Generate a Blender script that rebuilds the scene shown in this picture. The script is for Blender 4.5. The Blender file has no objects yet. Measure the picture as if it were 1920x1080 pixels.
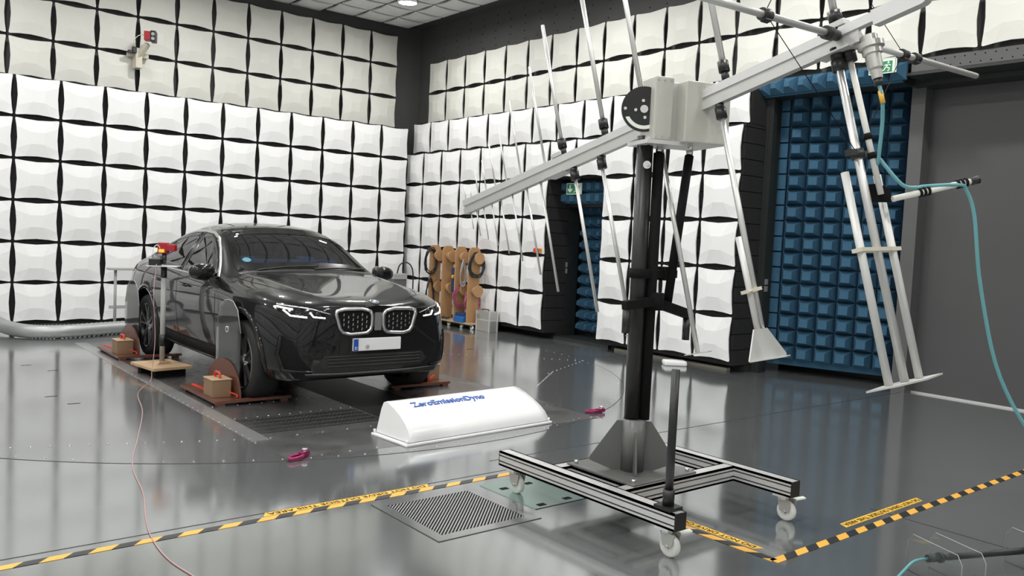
import bpy, bmesh, math, random
from mathutils import Vector, Matrix, geometry
from mathutils.bvhtree import BVHTree

random.seed(7)
SC = bpy.context.scene
COL = SC.collection
R = math.radians

# ------------------------------------------------------------------ camera
cam_data = bpy.data.cameras.new('camera')
cam = bpy.data.objects.new('camera', cam_data)
COL.objects.link(cam)
yaw, pitch, roll, CAMH, FPX = R(39.325), R(-3.3397), R(2.6414), 1.5687, 1562.96
fwd = Vector((math.sin(yaw) * math.cos(pitch), math.cos(yaw) * math.cos(pitch), math.sin(pitch)))
rgt = Vector((math.cos(yaw), -math.sin(yaw), 0))
upv = rgt.cross(fwd)
r2 = rgt * math.cos(roll) + upv * math.sin(roll)
u2 = upv * math.cos(roll) - rgt * math.sin(roll)
M = Matrix((r2, u2, -fwd)).transposed().to_4x4()
M.translation = Vector((0, 0, CAMH))
cam.matrix_world = M
cam_data.sensor_width = 36.0
cam_data.lens = FPX / 1920 * 36.0
cam_data.clip_start = 0.05
cam_data.clip_end = 200
SC.camera = cam

# ------------------------------------------------------------------ world, exposure
world = bpy.data.worlds.new('chamber_world')
SC.world = world
world.use_nodes = True
world.node_tree.nodes['Background'].inputs[0].default_value = (0.9, 0.95, 1.0, 1)
world.node_tree.nodes['Background'].inputs[1].default_value = 0.02
SC.view_settings.view_transform = 'Standard'
SC.view_settings.look = 'None'
SC.view_settings.exposure = 0.0
SC.view_settings.gamma = 1.0
SC.view_settings.use_curve_mapping = False
LAMP_W = 55.0

# ------------------------------------------------------------------ materials
MATS = {}


def mat(name, col, rough=0.5, metal=0.0, var=0.06, scale=6.0, bump=0.0, emit=None, estr=0.0, coat=0.0, spec=0.5,
        trans=0.0, rvar=0.0, bscale=None):
    if name in MATS:
        return MATS[name]
    m = bpy.data.materials.new(name)
    m.use_nodes = True
    nt = m.node_tree
    b = nt.nodes['Principled BSDF']
    b.inputs['Roughness'].default_value = rough
    b.inputs['Metallic'].default_value = metal
    b.inputs['Specular IOR Level'].default_value = spec
    b.inputs['Coat Weight'].default_value = coat
    b.inputs['Coat Roughness'].default_value = 0.03
    b.inputs['Transmission Weight'].default_value = trans
    tc = nt.nodes.new('ShaderNodeTexCoord')
    nz = nt.nodes.new('ShaderNodeTexNoise')
    nz.inputs['Scale'].default_value = scale
    nz.inputs['Detail'].default_value = 4
    nt.links.new(tc.outputs['Object'], nz.inputs['Vector'])
    mr = nt.nodes.new('ShaderNodeMixRGB')
    mr.inputs[1].default_value = (*[max(0, c * (1 - var)) for c in col], 1)
    mr.inputs[2].default_value = (*[min(1, c * (1 + var)) for c in col], 1)
    nt.links.new(nz.outputs['Fac'], mr.inputs[0])
    nt.links.new(mr.outputs[0], b.inputs['Base Color'])
    if rvar:
        mp = nt.nodes.new('ShaderNodeMapRange')
        mp.inputs[3].default_value = max(0.02, rough - rvar)
        mp.inputs[4].default_value = rough + rvar
        nt.links.new(nz.outputs['Fac'], mp.inputs[0])
        nt.links.new(mp.outputs[0], b.inputs['Roughness'])
    if bump:
        n2 = nt.nodes.new('ShaderNodeTexNoise')
        n2.inputs['Scale'].default_value = bscale or scale * 8
        nt.links.new(tc.outputs['Object'], n2.inputs['Vector'])
        bp = nt.nodes.new('ShaderNodeBump')
        bp.inputs['Strength'].default_value = bump
        bp.inputs['Distance'].default_value = 0.01
        nt.links.new(n2.outputs['Fac'], bp.inputs['Height'])
        nt.links.new(bp.outputs['Normal'], b.inputs['Normal'])
    if emit:
        b.inputs['Emission Color'].default_value = (*emit, 1)
        b.inputs['Emission Strength'].default_value = estr
    MATS[name] = m
    return m


def glassy(name, tint, transp=0.5, rough=0.02, fac_ior=1.45):
    m = bpy.data.materials.new(name)
    m.use_nodes = True
    nt = m.node_tree
    for n in list(nt.nodes):
        nt.nodes.remove(n)
    out = nt.nodes.new('ShaderNodeOutputMaterial')
    tr = nt.nodes.new('ShaderNodeBsdfTransparent')
    tr.inputs[0].default_value = (*tint, 1)
    df = nt.nodes.new('ShaderNodeBsdfDiffuse')
    df.inputs[0].default_value = (*[c * 0.6 for c in tint], 1)
    gl = nt.nodes.new('ShaderNodeBsdfGlossy')
    gl.inputs['Roughness'].default_value = rough
    fr = nt.nodes.new('ShaderNodeFresnel')
    fr.inputs[0].default_value = fac_ior
    m1 = nt.nodes.new('ShaderNodeMixShader')
    m1.inputs[0].default_value = transp
    nt.links.new(df.outputs[0], m1.inputs[1])
    nt.links.new(tr.outputs[0], m1.inputs[2])
    m2 = nt.nodes.new('ShaderNodeMixShader')
    nt.links.new(fr.outputs[0], m2.inputs[0])
    nt.links.new(m1.outputs[0], m2.inputs[1])
    nt.links.new(gl.outputs[0], m2.inputs[2])
    nt.links.new(m2.outputs[0], out.inputs[0])
    MATS[name] = m
    return m


WHITE_PANEL = mat('white_absorber_cap', (0.79, 0.79, 0.785), 0.55, var=0.015, scale=2)
CREAM_PANEL = mat('cream_absorber_cap', (0.73, 0.73, 0.67), 0.55, var=0.02, scale=2)
CEIL_PANEL = mat('ceiling_cap', (0.74, 0.74, 0.73), 0.55, var=0.02, scale=2)
BLACK_FOAM = mat('black_foam', (0.012, 0.012, 0.012), 0.95, var=0.3, scale=20, bump=0.3)
FERRITE = mat('dark_ferrite', (0.066, 0.066, 0.065), 0.7, var=0.12, scale=3, bump=0.15)
FLOOR_STEEL = mat('steel_floor', (0.41, 0.43, 0.432), 0.115, 0.80, var=0.05, scale=1.3, rvar=0.03)
TURN_STEEL = mat('turntable_steel', (0.39, 0.402, 0.404), 0.13, 0.80, var=0.06, scale=1.6, rvar=0.03)
DYNO_STEEL = mat('dyno_steel', (0.24, 0.24, 0.24), 0.27, 0.8, var=0.12, scale=2.5, rvar=0.06)
STAIN_STEEL = mat('stained_steel', (0.20, 0.20, 0.20), 0.3, 0.8, var=0.4, scale=3.5, rvar=0.08)
STRIP_STEEL = mat('pale_steel_strip', (0.45, 0.455, 0.455), 0.26, 0.75, var=0.04, scale=2)
PIT_BLACK = mat('pit_black', (0.012, 0.012, 0.012), 0.45, var=0.2)
SEAM = mat('seam_dark', (0.02, 0.02, 0.02), 0.6)
SCREW = mat('screw_steel', (0.85, 0.85, 0.85), 0.25, 1.0)
BLUE_FOAM = mat('blue_foam', (0.033, 0.108, 0.182), 0.85, var=0.12, scale=9, bump=0.15)
GATE_GREY = mat('gate_grey', (0.062, 0.062, 0.063), 0.55, var=0.12, scale=1.5)
POST_GREY = mat('post_grey', (0.09, 0.09, 0.09), 0.5, var=0.08)
FRAME_DARK = mat('frame_dark', (0.018, 0.021, 0.019), 0.5, var=0.15)
ALU = mat('aluminium', (0.68, 0.68, 0.67), 0.36, 0.5, var=0.05, scale=12)
ALU_TUBE = mat('aluminium_tube', (0.60, 0.60, 0.58), 0.38, 0.6, var=0.05, scale=10)
CHROME = mat('chrome', (0.80, 0.80, 0.80), 0.12, 1.0, var=0.02)
SATIN = mat('satin_chrome', (0.62, 0.62, 0.62), 0.28, 1.0, var=0.02)
PVC = mat('pvc_white', (0.74, 0.73, 0.67), 0.4, var=0.04)
PLATE_GREY = mat('endplate_grey', (0.60, 0.60, 0.58), 0.45, 0.3, var=0.04)
HEAD_BEIGE = mat('head_beige', (0.50, 0.50, 0.45), 0.4, 0.15, var=0.04)
BLACK_PL = mat('black_plastic', (0.012, 0.012, 0.012), 0.38, var=0.15)
BLACK_MT = mat('black_matte', (0.008, 0.008, 0.008), 0.8, var=0.2, spec=0.15)
GREY_STEEL = mat('grey_painted_steel', (0.125, 0.125, 0.12), 0.35, var=0.06)
NYLON = mat('nylon_wheel', (0.66, 0.66, 0.62), 0.4, var=0.04)
PAINT = mat('black_car_paint', (0.006, 0.006, 0.0065), 0.3, var=0.05, coat=1.0, spec=0.1)
PAINT.node_tree.nodes['Principled BSDF'].inputs['Coat IOR'].default_value = 1.42
TRIM = mat('black_gloss_trim', (0.006, 0.006, 0.006), 0.12, var=0.1)
TYRE = mat('tyre_rubber', (0.012, 0.012, 0.012), 0.75, var=0.15, scale=30, bump=0.2)
RIM = mat('rim_dark', (0.05, 0.05, 0.052), 0.3, 0.8, var=0.05)
LED = mat('led_white', (0.9, 0.9, 0.9), 0.3, emit=(1, 1, 1), estr=2.6)
WHITE_PL = mat('white_grp', (0.83, 0.83, 0.83), 0.22, var=0.015, coat=0.3)
WOOD = mat('birch_wood', (0.47, 0.32, 0.19), 0.55, var=0.15, scale=7)
MDF = mat('mdf_brown', (0.44, 0.25, 0.115), 0.7, var=0.08, scale=8)
REDPLY = mat('brown_phenolic', (0.13, 0.052, 0.033), 0.32, var=0.12, scale=8)
BOXWOOD = mat('box_wood', (0.24, 0.15, 0.085), 0.5, var=0.1, scale=9)
RED_PL = mat('red_plastic', (0.62, 0.05, 0.022), 0.4, var=0.06)
CRIMSON = mat('crimson_plastic', (0.34, 0.012, 0.02), 0.35, var=0.06)
YELLOW = mat('yellow', (0.76, 0.45, 0.055), 0.45, var=0.05)
ORANGE = mat('orange_label', (0.75, 0.30, 0.03), 0.5, var=0.05)
TEAL = mat('teal_cable', (0.12, 0.33, 0.355), 0.4, var=0.05)
GREENLBL = mat('green_label', (0.35, 0.5, 0.2), 0.4)
MAGENTA = mat('magenta', (0.27, 0.006, 0.085), 0.3, 0.3, var=0.05)
PINKC = mat('pink_cable', (0.40, 0.085, 0.18), 0.5, var=0.1)
PINKT = mat('pale_pink_cable', (0.48, 0.30, 0.29), 0.5, var=0.1)
BLUE_PL = mat('blue_bin', (0.012, 0.13, 0.42), 0.35, var=0.06)
NAVY = mat('navy_cloth', (0.02, 0.045, 0.13), 0.8, var=0.1)
CLOTHB = mat('blue_cloth', (0.02, 0.10, 0.30), 0.8, var=0.1)
DUCT = mat('silver_duct', (0.40, 0.41, 0.41), 0.4, 0.5, var=0.08, scale=30)
EXITG = mat('exit_green', (0.02, 0.23, 0.09), 0.4, var=0.05)
SIGNW = mat('sign_white', (0.80, 0.84, 0.76), 0.4, var=0.03)
NUMW = mat('plate_white', (0.72, 0.72, 0.72), 0.35, var=0.02)
EUBLUE = mat('plate_blue', (0.015, 0.07, 0.36), 0.35, var=0.03)
LOGOBLUE = mat('lettering_blue', (0.03, 0.11, 0.40), 0.4, var=0.03)
BEIGE = mat('beige_plastic', (0.62, 0.58, 0.47), 0.5, var=0.05)
COVERG = mat('green_plate', (0.30, 0.41, 0.37), 0.2, 0.7, var=0.06)
LAMP_E = mat('lamp_glow', (1, 1, 1), 0.4, emit=(1.0, 0.97, 0.88), estr=28.0)
REDLAMP = mat('tail_red', (0.42, 0.012, 0.03), 0.2, var=0.05, coat=0.6)
INTERIOR = mat('interior_black', (0.02, 0.02, 0.021), 0.7, var=0.15)
BADGEB = mat('badge_blue', (0.03, 0.14, 0.34), 0.3)
STICKER = mat('sticker_teal', (0.04, 0.20, 0.25), 0.5)
DISPLAY = mat('amber_display', (0.7, 0.3, 0.02), 0.4, emit=(1.0, 0.45, 0.05), estr=0.8)
CASE = mat('case_alu', (0.52, 0.51, 0.48), 0.38, 0.7, var=0.07, scale=8)
CABINET = mat('cabinet_grey', (0.36, 0.36, 0.35), 0.5)
CARGLASS = glassy('car_glass', (0.50, 0.52, 0.54), 0.96, 0.01, 1.6)
ACRYL = glassy('acrylic', (0.86, 0.88, 0.88), 0.90, 0.03, 1.45)
ACRYL2 = glassy('clear_acrylic', (0.97, 0.98, 0.98), 0.97, 0.03, 1.25)
ACRYLEDGE = mat('acrylic_edge', (0.42, 0.44, 0.44), 0.2, var=0.03)


def stripe_mat():
    m = bpy.data.materials.new('hazard_stripes')
    m.use_nodes = True
    nt = m.node_tree
    b = nt.nodes['Principled BSDF']
    b.inputs['Roughness'].default_value = 0.4
    tc = nt.nodes.new('ShaderNodeTexCoord')
    sx = nt.nodes.new('ShaderNodeSeparateXYZ')
    nt.links.new(tc.outputs['Object'], sx.inputs[0])
    ma = nt.nodes.new('ShaderNodeMath')
    ma.operation = 'MULTIPLY_ADD'
    nt.links.new(sx.outputs[1], ma.inputs[0])
    ma.inputs[1].default_value = -1.0
    nt.links.new(sx.outputs[0], ma.inputs[2])
    md = nt.nodes.new('ShaderNodeMath')
    md.operation = 'FLOORED_MODULO'
    nt.links.new(ma.outputs[0], md.inputs[0])
    md.inputs[1].default_value = 0.205
    gt = nt.nodes.new('ShaderNodeMath')
    gt.operation = 'GREATER_THAN'
    nt.links.new(md.outputs[0], gt.inputs[0])
    gt.inputs[1].default_value = 0.1025
    mx = nt.nodes.new('ShaderNodeMixRGB')
    nt.links.new(gt.outputs[0], mx.inputs[0])
    mx.inputs[1].default_value = (0.80, 0.42, 0.065, 1)
    mx.inputs[2].default_value = (0.018, 0.02, 0.022, 1)
    nt.links.new(mx.outputs[0], b.inputs['Base Color'])
    return m


HAZARD = stripe_mat()


# ------------------------------------------------------------------ builders
def V(*a):
    return Vector(a)


def tag(o, label=None, cat=None, group=None, kind=None):
    if label:
        o['label'] = label
    if cat:
        o['category'] = cat
    if group:
        o['group'] = group
    if kind:
        o['kind'] = kind
    return o


def thing(name, loc, label, cat, group=None):
    o = bpy.data.objects.new(name, None)
    o.empty_display_size = 0.1
    COL.objects.link(o)
    o.location = loc
    return tag(o, label, cat, group)


def wloc(o):
    p = Vector((0, 0, 0))
    while o:
        p += o.location
        o = o.parent
    return p


class MB:
    """collects geometry in world coordinates; build() links ONE mesh object"""

    def __init__(self):
        self.v, self.f, self.m, self.s = [], [], [], []

    def raw(self, verts, faces, mi=0, sm=False):
        n = len(self.v)
        self.v += [Vector(p) for p in verts]
        for f in faces:
            self.f.append([i + n for i in f])
            self.m.append(mi)
            self.s.append(sm)
        return self

    def box(self, lo, hi, mi=0, mtx=None):
        x0, y0, z0 = lo
        x1, y1, z1 = hi
        vs = [V(x, y, z) for z in (z0, z1) for (x, y) in ((x0, y0), (x1, y0), (x1, y1), (x0, y1))]
        if mtx:
            vs = [mtx @ p for p in vs]
        return self.raw(vs, [(3, 2, 1, 0), (4, 5, 6, 7), (0, 1, 5, 4), (1, 2, 6, 5), (2, 3, 7, 6), (3, 0, 4, 7)], mi)

    def bbox(self, lo, hi, r=0.01, mi=0, mtx=None):
        """box with chamfered edges"""
        bm = bmesh.new()
        bmesh.ops.create_cube(bm, size=1)
        c = (Vector(lo) + Vector(hi)) / 2
        d = Vector(hi) - Vector(lo)
        for v in bm.verts:
            v.co = Vector((c[i] + v.co[i] * d[i] for i in range(3)))
        bmesh.ops.bevel(bm, geom=bm.edges[:], offset=r, segments=2, affect='EDGES', profile=0.5)
        bm.verts.index_update()
        vs = [(mtx @ v.co) if mtx else v.co.copy() for v in bm.verts]
        fs = [[v.index for v in f.verts] for f in bm.faces]
        bm.free()
        return self.raw(vs, fs, mi)

    def obox(self, a, b, w, h, up=(0, 0, 1), mi=0):
        """bar from a to b with cross-section w (side) x h (up)"""
        a, b = Vector(a), Vector(b)
        d = (b - a).normalized()
        s = d.cross(Vector(up))
        if s.length < 1e-4:
            s = d.cross(Vector((1, 0, 0)))
        s.normalize()
        u = s.cross(d).normalized()
        vs = []
        for p in (a, b):
            for (i, j) in ((-1, -1), (1, -1), (1, 1), (-1, 1)):
                vs.append(p + s * (w / 2 * i) + u * (h / 2 * j))
        return self.raw(vs, [(0, 1, 2, 3), (7, 6, 5, 4), (0, 4, 5, 1), (1, 5, 6, 2), (2, 6, 7, 3), (3, 7, 4, 0)], mi)

    def cyl(self, a, b, r, n=16, r1=None, mi=0, cap=True):
        a, b = Vector(a), Vector(b)
        r1 = r if r1 is None else r1
        d = (b - a).normalized()
        s = d.orthogonal().normalized()
        u = d.cross(s)
        vs = []
        for p, rr in ((a, r), (b, r1)):
            for i in range(n):
                t = 2 * math.pi * i / n
                vs.append(p + s * (rr * math.cos(t)) + u * (rr * math.sin(t)))
        fs = [(i, (i + 1) % n, n + (i + 1) % n, n + i) for i in range(n)]
        self.raw(vs, fs, mi, True)
        if cap:
            k = len(self.v) - 2 * n
            self.f += [[k + i for i in reversed(range(n))], [k + n + i for i in range(n)]]
            self.m += [mi, mi]
            self.s += [False, False]
        return self

    def tube(self, pts, r, n=10, mi=0, smooth=True, closed=False):
        pts = [Vector(p) for p in pts]
        if smooth and len(pts) > 2:
            pts = catmull(pts, 6)
        rr = r if callable(r) else (lambda i: r)
        base = len(self.v)
        prev = None
        vs = []
        L = len(pts)
        for i, p in enumerate(pts):
            d = (pts[min(i + 1, L - 1)] - pts[max(i - 1, 0)]).normalized()
            if prev is None:
                s = d.orthogonal().normalized()
            else:
                s = (prev - d * prev.dot(d))
                s = s.normalized() if s.length > 1e-6 else d.orthogonal().normalized()
            prev = s
            u = d.cross(s)
            for k in range(n):
                t = 2 * math.pi * k / n
                vs.append(p + (s * math.cos(t) + u * math.sin(t)) * rr(i))
        fs = []
        for i in range(L - 1):
            for k in range(n):
                fs.append((i * n + k, i * n + (k + 1) % n, (i + 1) * n + (k + 1) % n, (i + 1) * n + k))
        fs.append(tuple(reversed(range(n))))
        fs.append(tuple((L - 1) * n + k for k in range(n)))
        return self.raw(vs, fs, mi, True)

    def prism(self, poly, d0, d1, fn, mi=0):
        """extrude 2-D polygon; fn(u, v, depth) -> world point"""
        n = len(poly)
        vs = [fn(u, v, d0) for u, v in poly] + [fn(u, v, d1) for u, v in poly]
        fs = [tuple(range(n)), tuple(reversed(range(n, 2 * n)))]
        fs += [(i, n + i, n + (i + 1) % n, (i + 1) % n) for i in range(n)]
        return self.raw(vs, fs, mi)

    def lathe(self, prof, c, axis, n=40, mi=0, sm=True):
        """prof: (radius, along) pairs about axis through c"""
        a = Vector(axis).normalized()
        s = a.orthogonal().normalized()
        u = a.cross(s)
        c = Vector(c)
        vs = []
        for (r, h) in prof:
            for k in range(n):
                t = 2 * math.pi * k / n
                vs.append(c + a * h + (s * math.cos(t) + u * math.sin(t)) * r)
        fs = []
        for i in range(len(prof) - 1):
            for k in range(n):
                fs.append((i * n + k, i * n + (k + 1) % n, (i + 1) * n + (k + 1) % n, (i + 1) * n + k))
        return self.raw(vs, fs, mi, sm)

    def ball(self, c, rad, n=12, m=8, mi=0):
        c = Vector(c)
        rx, ry, rz = rad if hasattr(rad, '__len__') else (rad, rad, rad)
        vs, fs = [], []
        for i in range(m + 1):
            ph = math.pi * i / m
            for k in range(n):
                t = 2 * math.pi * k / n
                vs.append(c + V(rx * math.sin(ph) * math.cos(t), ry * math.sin(ph) * math.sin(t), rz * math.cos(ph)))
        for i in range(m):
            for k in range(n):
                fs.append((i * n + k, (i + 1) * n + k, (i + 1) * n + (k + 1) % n, i * n + (k + 1) % n))
        return self.raw(vs, fs, mi, True)

    def mesh(self, name, mats, origin):
        me = bpy.data.meshes.new(name)
        me.from_pydata([p - origin for p in self.v], [], self.f)
        for mm in (mats if isinstance(mats, (list, tuple)) else [mats]):
            me.materials.append(mm)
        me.polygons.foreach_set('material_index', self.m)
        me.polygons.foreach_set('use_smooth', self.s)
        me.update()
        bm = bmesh.new()
        bm.from_mesh(me)
        bmesh.ops.remove_doubles(bm, verts=bm.verts, dist=1e-6)
        bmesh.ops.recalc_face_normals(bm, faces=bm.faces)
        bm.to_mesh(me)
        bm.free()
        return me

    def build(self, name, mats, parent=None, loc=None):
        origin = wloc(parent) if parent else Vector(loc or (0, 0, 0))
        o = bpy.data.objects.new(name, self.mesh(name, mats, origin))
        COL.objects.link(o)
        if parent:
            o.parent = parent
        else:
            o.location = origin
        return o


def catmull(pts, k):
    out = []
    P = [pts[0]] + list(pts) + [pts[-1]]
    for i in range(1, len(P) - 2):
        a, b, c, d = P[i - 1], P[i], P[i + 1], P[i + 2]
        for j in range(k):
            t = j / k
            out.append(0.5 * ((2 * b) + (c - a) * t + (2 * a - 5 * b + 4 * c - d) * t * t + (3 * b - a - 3 * c + d) * t ** 3))
    out.append(pts[-1])
    return out


def place(name, me, loc, rot=(0, 0, 0), parent=None):
    o = bpy.data.objects.new(name, me)
    COL.objects.link(o)
    if parent:
        o.parent = parent
        o.location = Vector(loc) - wloc(parent)
    else:
        o.location = loc
    o.rotation_euler = rot
    return o


def text_mesh(name, body, size, mtx, m, parent=None, loc=None, extrude=0.0008, bold=0.0):
    cu = bpy.data.curves.new(name, 'FONT')
    cu.body = body
    cu.size = size
    cu.extrude = extrude
    cu.offset = bold
    cu.align_x = 'CENTER'
    cu.align_y = 'CENTER'
    t = bpy.data.objects.new(name + '_tmp', cu)
    COL.objects.link(t)
    dg = bpy.context.evaluated_depsgraph_get()
    dg.update()
    me = bpy.data.meshes.new_from_object(t.evaluated_get(dg))
    bpy.data.objects.remove(t)
    bpy.data.curves.remove(cu)
    origin = wloc(parent) if parent else Vector(loc or (0, 0, 0))
    for v in me.vertices:
        v.co = mtx @ v.co - origin
    me.materials.clear()
    me.materials.append(m)
    me.name = name
    o = bpy.data.objects.new(name, me)
    COL.objects.link(o)
    if parent:
        o.parent = parent
    else:
        o.location = origin
    return o


def basis(o, x, y, z):
    m = Matrix((Vector(x), Vector(y), Vector(z))).transposed().to_4x4()
    m.translation = Vector(o)
    return m


# ================================================================== THE ROOM
X0, X1, Y0, Y1, ZC = -3.0, 9.2, -3.5, 14.47, 5.68
LY, RX, UY, UX = 13.881, 8.7336, 14.34, 9.09      # faces: lower left, lower right, upper left, upper right
PIT = 0.6

floor = MB().box((X0 - .3, Y0 - .3, -0.2), (10.6, Y1 + .3, 0)).build('floor', FLOOR_STEEL)
tag(floor, kind='structure')

wall_left = MB().box((X0 - .3, Y1, 0), (9.5, Y1 + .3, ZC)).build('wall_left', FERRITE, loc=(0, Y1, 0))
tag(wall_left, kind='structure')
w = MB()
w.box((X1, Y0, 3.70), (X1 + .3, Y1, ZC))                  # above the doors
w.box((X1, 9.95, 0), (X1 + .3, Y1, 3.70))
w.box((X1, 6.33, 0), (X1 + .3, 8.60, 3.70))
w.box((X1, 8.60, 2.20), (X1 + .3, 9.95, 3.70))
w.box((9.72, 8.3, 0), (9.80, 10.3, 2.6))                  # back of the personnel door recess
w.box((10.3, 3.9, 0), (10.4, 6.6, 3.9))                   # back of the large door recess
wall_right = w.build('wall_right', FERRITE, loc=(X1, 0, 0))
tag(wall_right, kind='structure')
wall_rear = tag(MB().box((X0, Y0 - .3, 0), (10.4, Y0, ZC)).build('wall_rear', FERRITE, loc=(0, Y0, 0)), kind='structure')
wall_west = tag(MB().box((X0 - .3, Y0, 0), (X0, Y1, ZC)).build('wall_west', FERRITE, loc=(X0, 0, 0)), kind='structure')
ceiling = tag(MB().box((X0 - .3, Y0 - .3, ZC), (10.6, Y1 + .3, ZC + .2)).build('ceiling', FERRITE, loc=(0, 0, ZC)), kind='structure')


# ---- absorber caps: pointed corners, concave edges, low frustum in the middle
def cap_mesh(name, m, h=0.065, skirt=0.014):
    c, e, k, q = 0.2825, 0.2575, 0.268, 0.16      # corner, mid edge, edge point at +-q
    s = 0.085
    pts = {}
    vs = []

    def ad(x, y, z):
        vs.append((x, y, z))
        return len(vs) - 1
    ring = []
    for a in range(4):
        ca, sa = round(math.cos(a * math.pi / 2)), round(math.sin(a * math.pi / 2))
        def rt(x, y, z, ca=ca, sa=sa):
            return ad(x * ca - y * sa, x * sa + y * ca, z)
        # right-hand edge going up: from corner (c,-c) to (c,c) exclusive
        r = 0.012
        ring += [rt(c - r * .3, -c + r * .3 + 0.0, -0.004), rt(c, -c + r * 1.6, 0), rt(k, -q, 0.006), rt(e, 0, 0.010), rt(k, q, 0.006), rt(c, c - r * 1.6, 0)]
    top = [ad(s, -s, h), ad(s, s, h), ad(-s, s, h), ad(-s, -s, h)]
    fs = []
    n = len(ring)
    for a in range(4):
        b = a * 6
        t0, t1 = top[a], top[(a + 1) % 4]
        R_ = lambda i: ring[(b + i) % n]
        fs.append((t0, R_(2), R_(3), R_(4), t1))
        fs.append((t0, ring[(b - 2) % n], ring[(b - 1) % n], R_(0), R_(1), R_(2)))
    fs.append(tuple(top))
    back = [ad(vs[i][0] * .985, vs[i][1] * .985, -skirt) for i in ring]
    for i in range(n):
        j = (i + 1) % n
        fs.append((ring[i], back[i], back[j], ring[j]))
    fs.append(tuple(reversed(back)))
    me = bpy.data.meshes.new(name)
    me.from_pydata(vs, [], fs)
    me.materials.append(m)
    bm = bmesh.new()
    bm.from_mesh(me)
    bmesh.ops.recalc_face_normals(bm, faces=bm.faces)
    bm.to_mesh(me)
    bm.free()
    return me


CAP_W = cap_mesh('absorber_panel', WHITE_PANEL, 0.045)
CAP_C = cap_mesh('cream_panel', CREAM_PANEL, 0.04)
CAP_L = cap_mesh('ceiling_panel', CEIL_PANEL, 0.035, 0.02)
RL, RR, RC = (R(90), 0, 0), (R(90), 0, R(-90)), (R(180), 0, 0)


def jit(rot):
    return tuple(a + random.uniform(-1, 1) * 0.006 for a in rot)


# left wall, lower white rows (z edges 0.011 .. 3.611) and upper cream rows
LX0 = 2.0283
for k in range(-3, 11):
    for r in range(6):
        z = 0.0114 + PIT * r + .3
        o = place('absorber_panel', CAP_W, (LX0 + PIT * k + .3, LY, z + (0.012 if r == 0 else 0)), jit(RL), wall_left)
    for r in range(3):
        place('cream_panel', CAP_C, (1.998 + PIT * k + .3, UY, 3.63 + PIT * r + .3), jit(RL), wall_left)
b = MB()
b.box((X0, LY + .05, 0.0), (8.60, Y1, 3.60))
b.build('foam_backing', BLACK_FOAM, wall_left)

# right wall lower: rows z edges .1395 + .6 r
RY0 = 13.4806
for k in range(-1, 12):
    for r in range(6):
        ya = RY0 - PIT * k - .3
        z = 0.1395 + PIT * r + .3
        if k in (6, 7) and r < 4:
            continue
        if r == 5:
            place('absorber_panel', CAP_W, (8.86, ya, z), jit(RR), wall_right)
        else:
            place('absorber_panel', CAP_W, (RX, ya, z), jit(RR), wall_right)
b = MB()


def foam(b, xa, ya, yb, za, zb):
    """foam body in 0.2 m courses with a recessed joint"""
    z = za
    while z < zb - 1e-3:
        z2 = min(z + .2, zb)
        b.box((xa, ya, z + .006), (X1, yb, z2 - .006))
        b.box((xa + .02, ya + .012, z2 - .006), (X1, yb - .012, z2 + .006))
        z = z2


foam(b, RX + .05, 9.885, 14.1, 0.10, 3.14)
foam(b, RX + .05, 6.29, 8.655, 0.10, 3.14)
foam(b, RX + .05, 8.655, 9.885, 2.55, 3.14)
b.box((8.91, 6.30, 3.15), (X1, 14.1, 3.735))
b.box((9.06, 6.30, 0), (X1, 8.655, .10))
b.box((9.06, 9.885, 0), (X1, 14.1, .10))
b.build('foam_backing', BLACK_FOAM, wall_right)
# right wall, two cream rows
for k in range(-1, 26):
    for r in range(2):
        place('cream_panel', CAP_C, (UX, 13.349 - PIT * k - .3 , 3.735 + PIT * r + .3), jit(RR), wall_right)

# ceiling caps near the corner in view, the rest joined
cx, cy = 8.79, 14.31


def ceil_pos(i, j):
    x = cx - PIT * i - .3
    y = cy - PIT * j - .3
    if i >= 3:
        y += 0.17
    return (x, y, 5.60)


def joined_caps(name, me, items, parent, m):
    mb = MB()
    vs = [v.co.copy() for v in me.vertices]
    fs = [list(p.vertices) for p in me.polygons]
    for loc, rot in items:
        mt = Matrix.LocRotScale(Vector(loc), __import__('mathutils').Euler(rot), None)
        mb.raw([mt @ p for p in vs], fs)
    o = mb.build(name, m, parent)
    o['kind'] = 'stuff'
    return o


rest = []
for i in range(0, 19):
    for j in range(0, 29):
        near = (i < 8 and j < 5)
        if near:
            place('ceiling_panel', CAP_L, ceil_pos(i, j), jit(RC), ceiling)
        else:
            rest.append((ceil_pos(i, j), RC))
joined_caps('far_ceiling_panels', CAP_L, rest, ceiling, CEIL_PANEL)
rest = []
for j in range(28):
    for r in range(6):
        rest.append(((X0 + .5, Y0 + 0.9 + PIT * j, 0.31 + PIT * r), (R(90), 0, R(90))))
    for r in range(3):
        rest.append(((X0 + .1, Y0 + 0.9 + PIT * j, 3.93 + PIT * r), (R(90), 0, R(90))))
joined_caps('far_side_panels', CAP_W, rest, wall_west, WHITE_PANEL)
MB().box((X0, Y0, 0), (X0 + .44, Y1, 3.6)).build('foam_backing', BLACK_FOAM, wall_west)
rest = []
for i in range(18):
    for r in range(6):
        rest.append(((X0 + 1.0 + PIT * i, Y0 + .5, 0.31 + PIT * r), (R(90), 0, R(180))))
    for r in range(3):
        rest.append(((X0 + 1.0 + PIT * i, Y0 + .1, 3.93 + PIT * r), (R(90), 0, R(180))))
joined_caps('far_rear_panels', CAP_W, rest, wall_rear, WHITE_PANEL)
MB().box((X0, Y0, 0), (X1, Y0 + .44, 3.6)).build('foam_backing', BLACK_FOAM, wall_rear)

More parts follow.
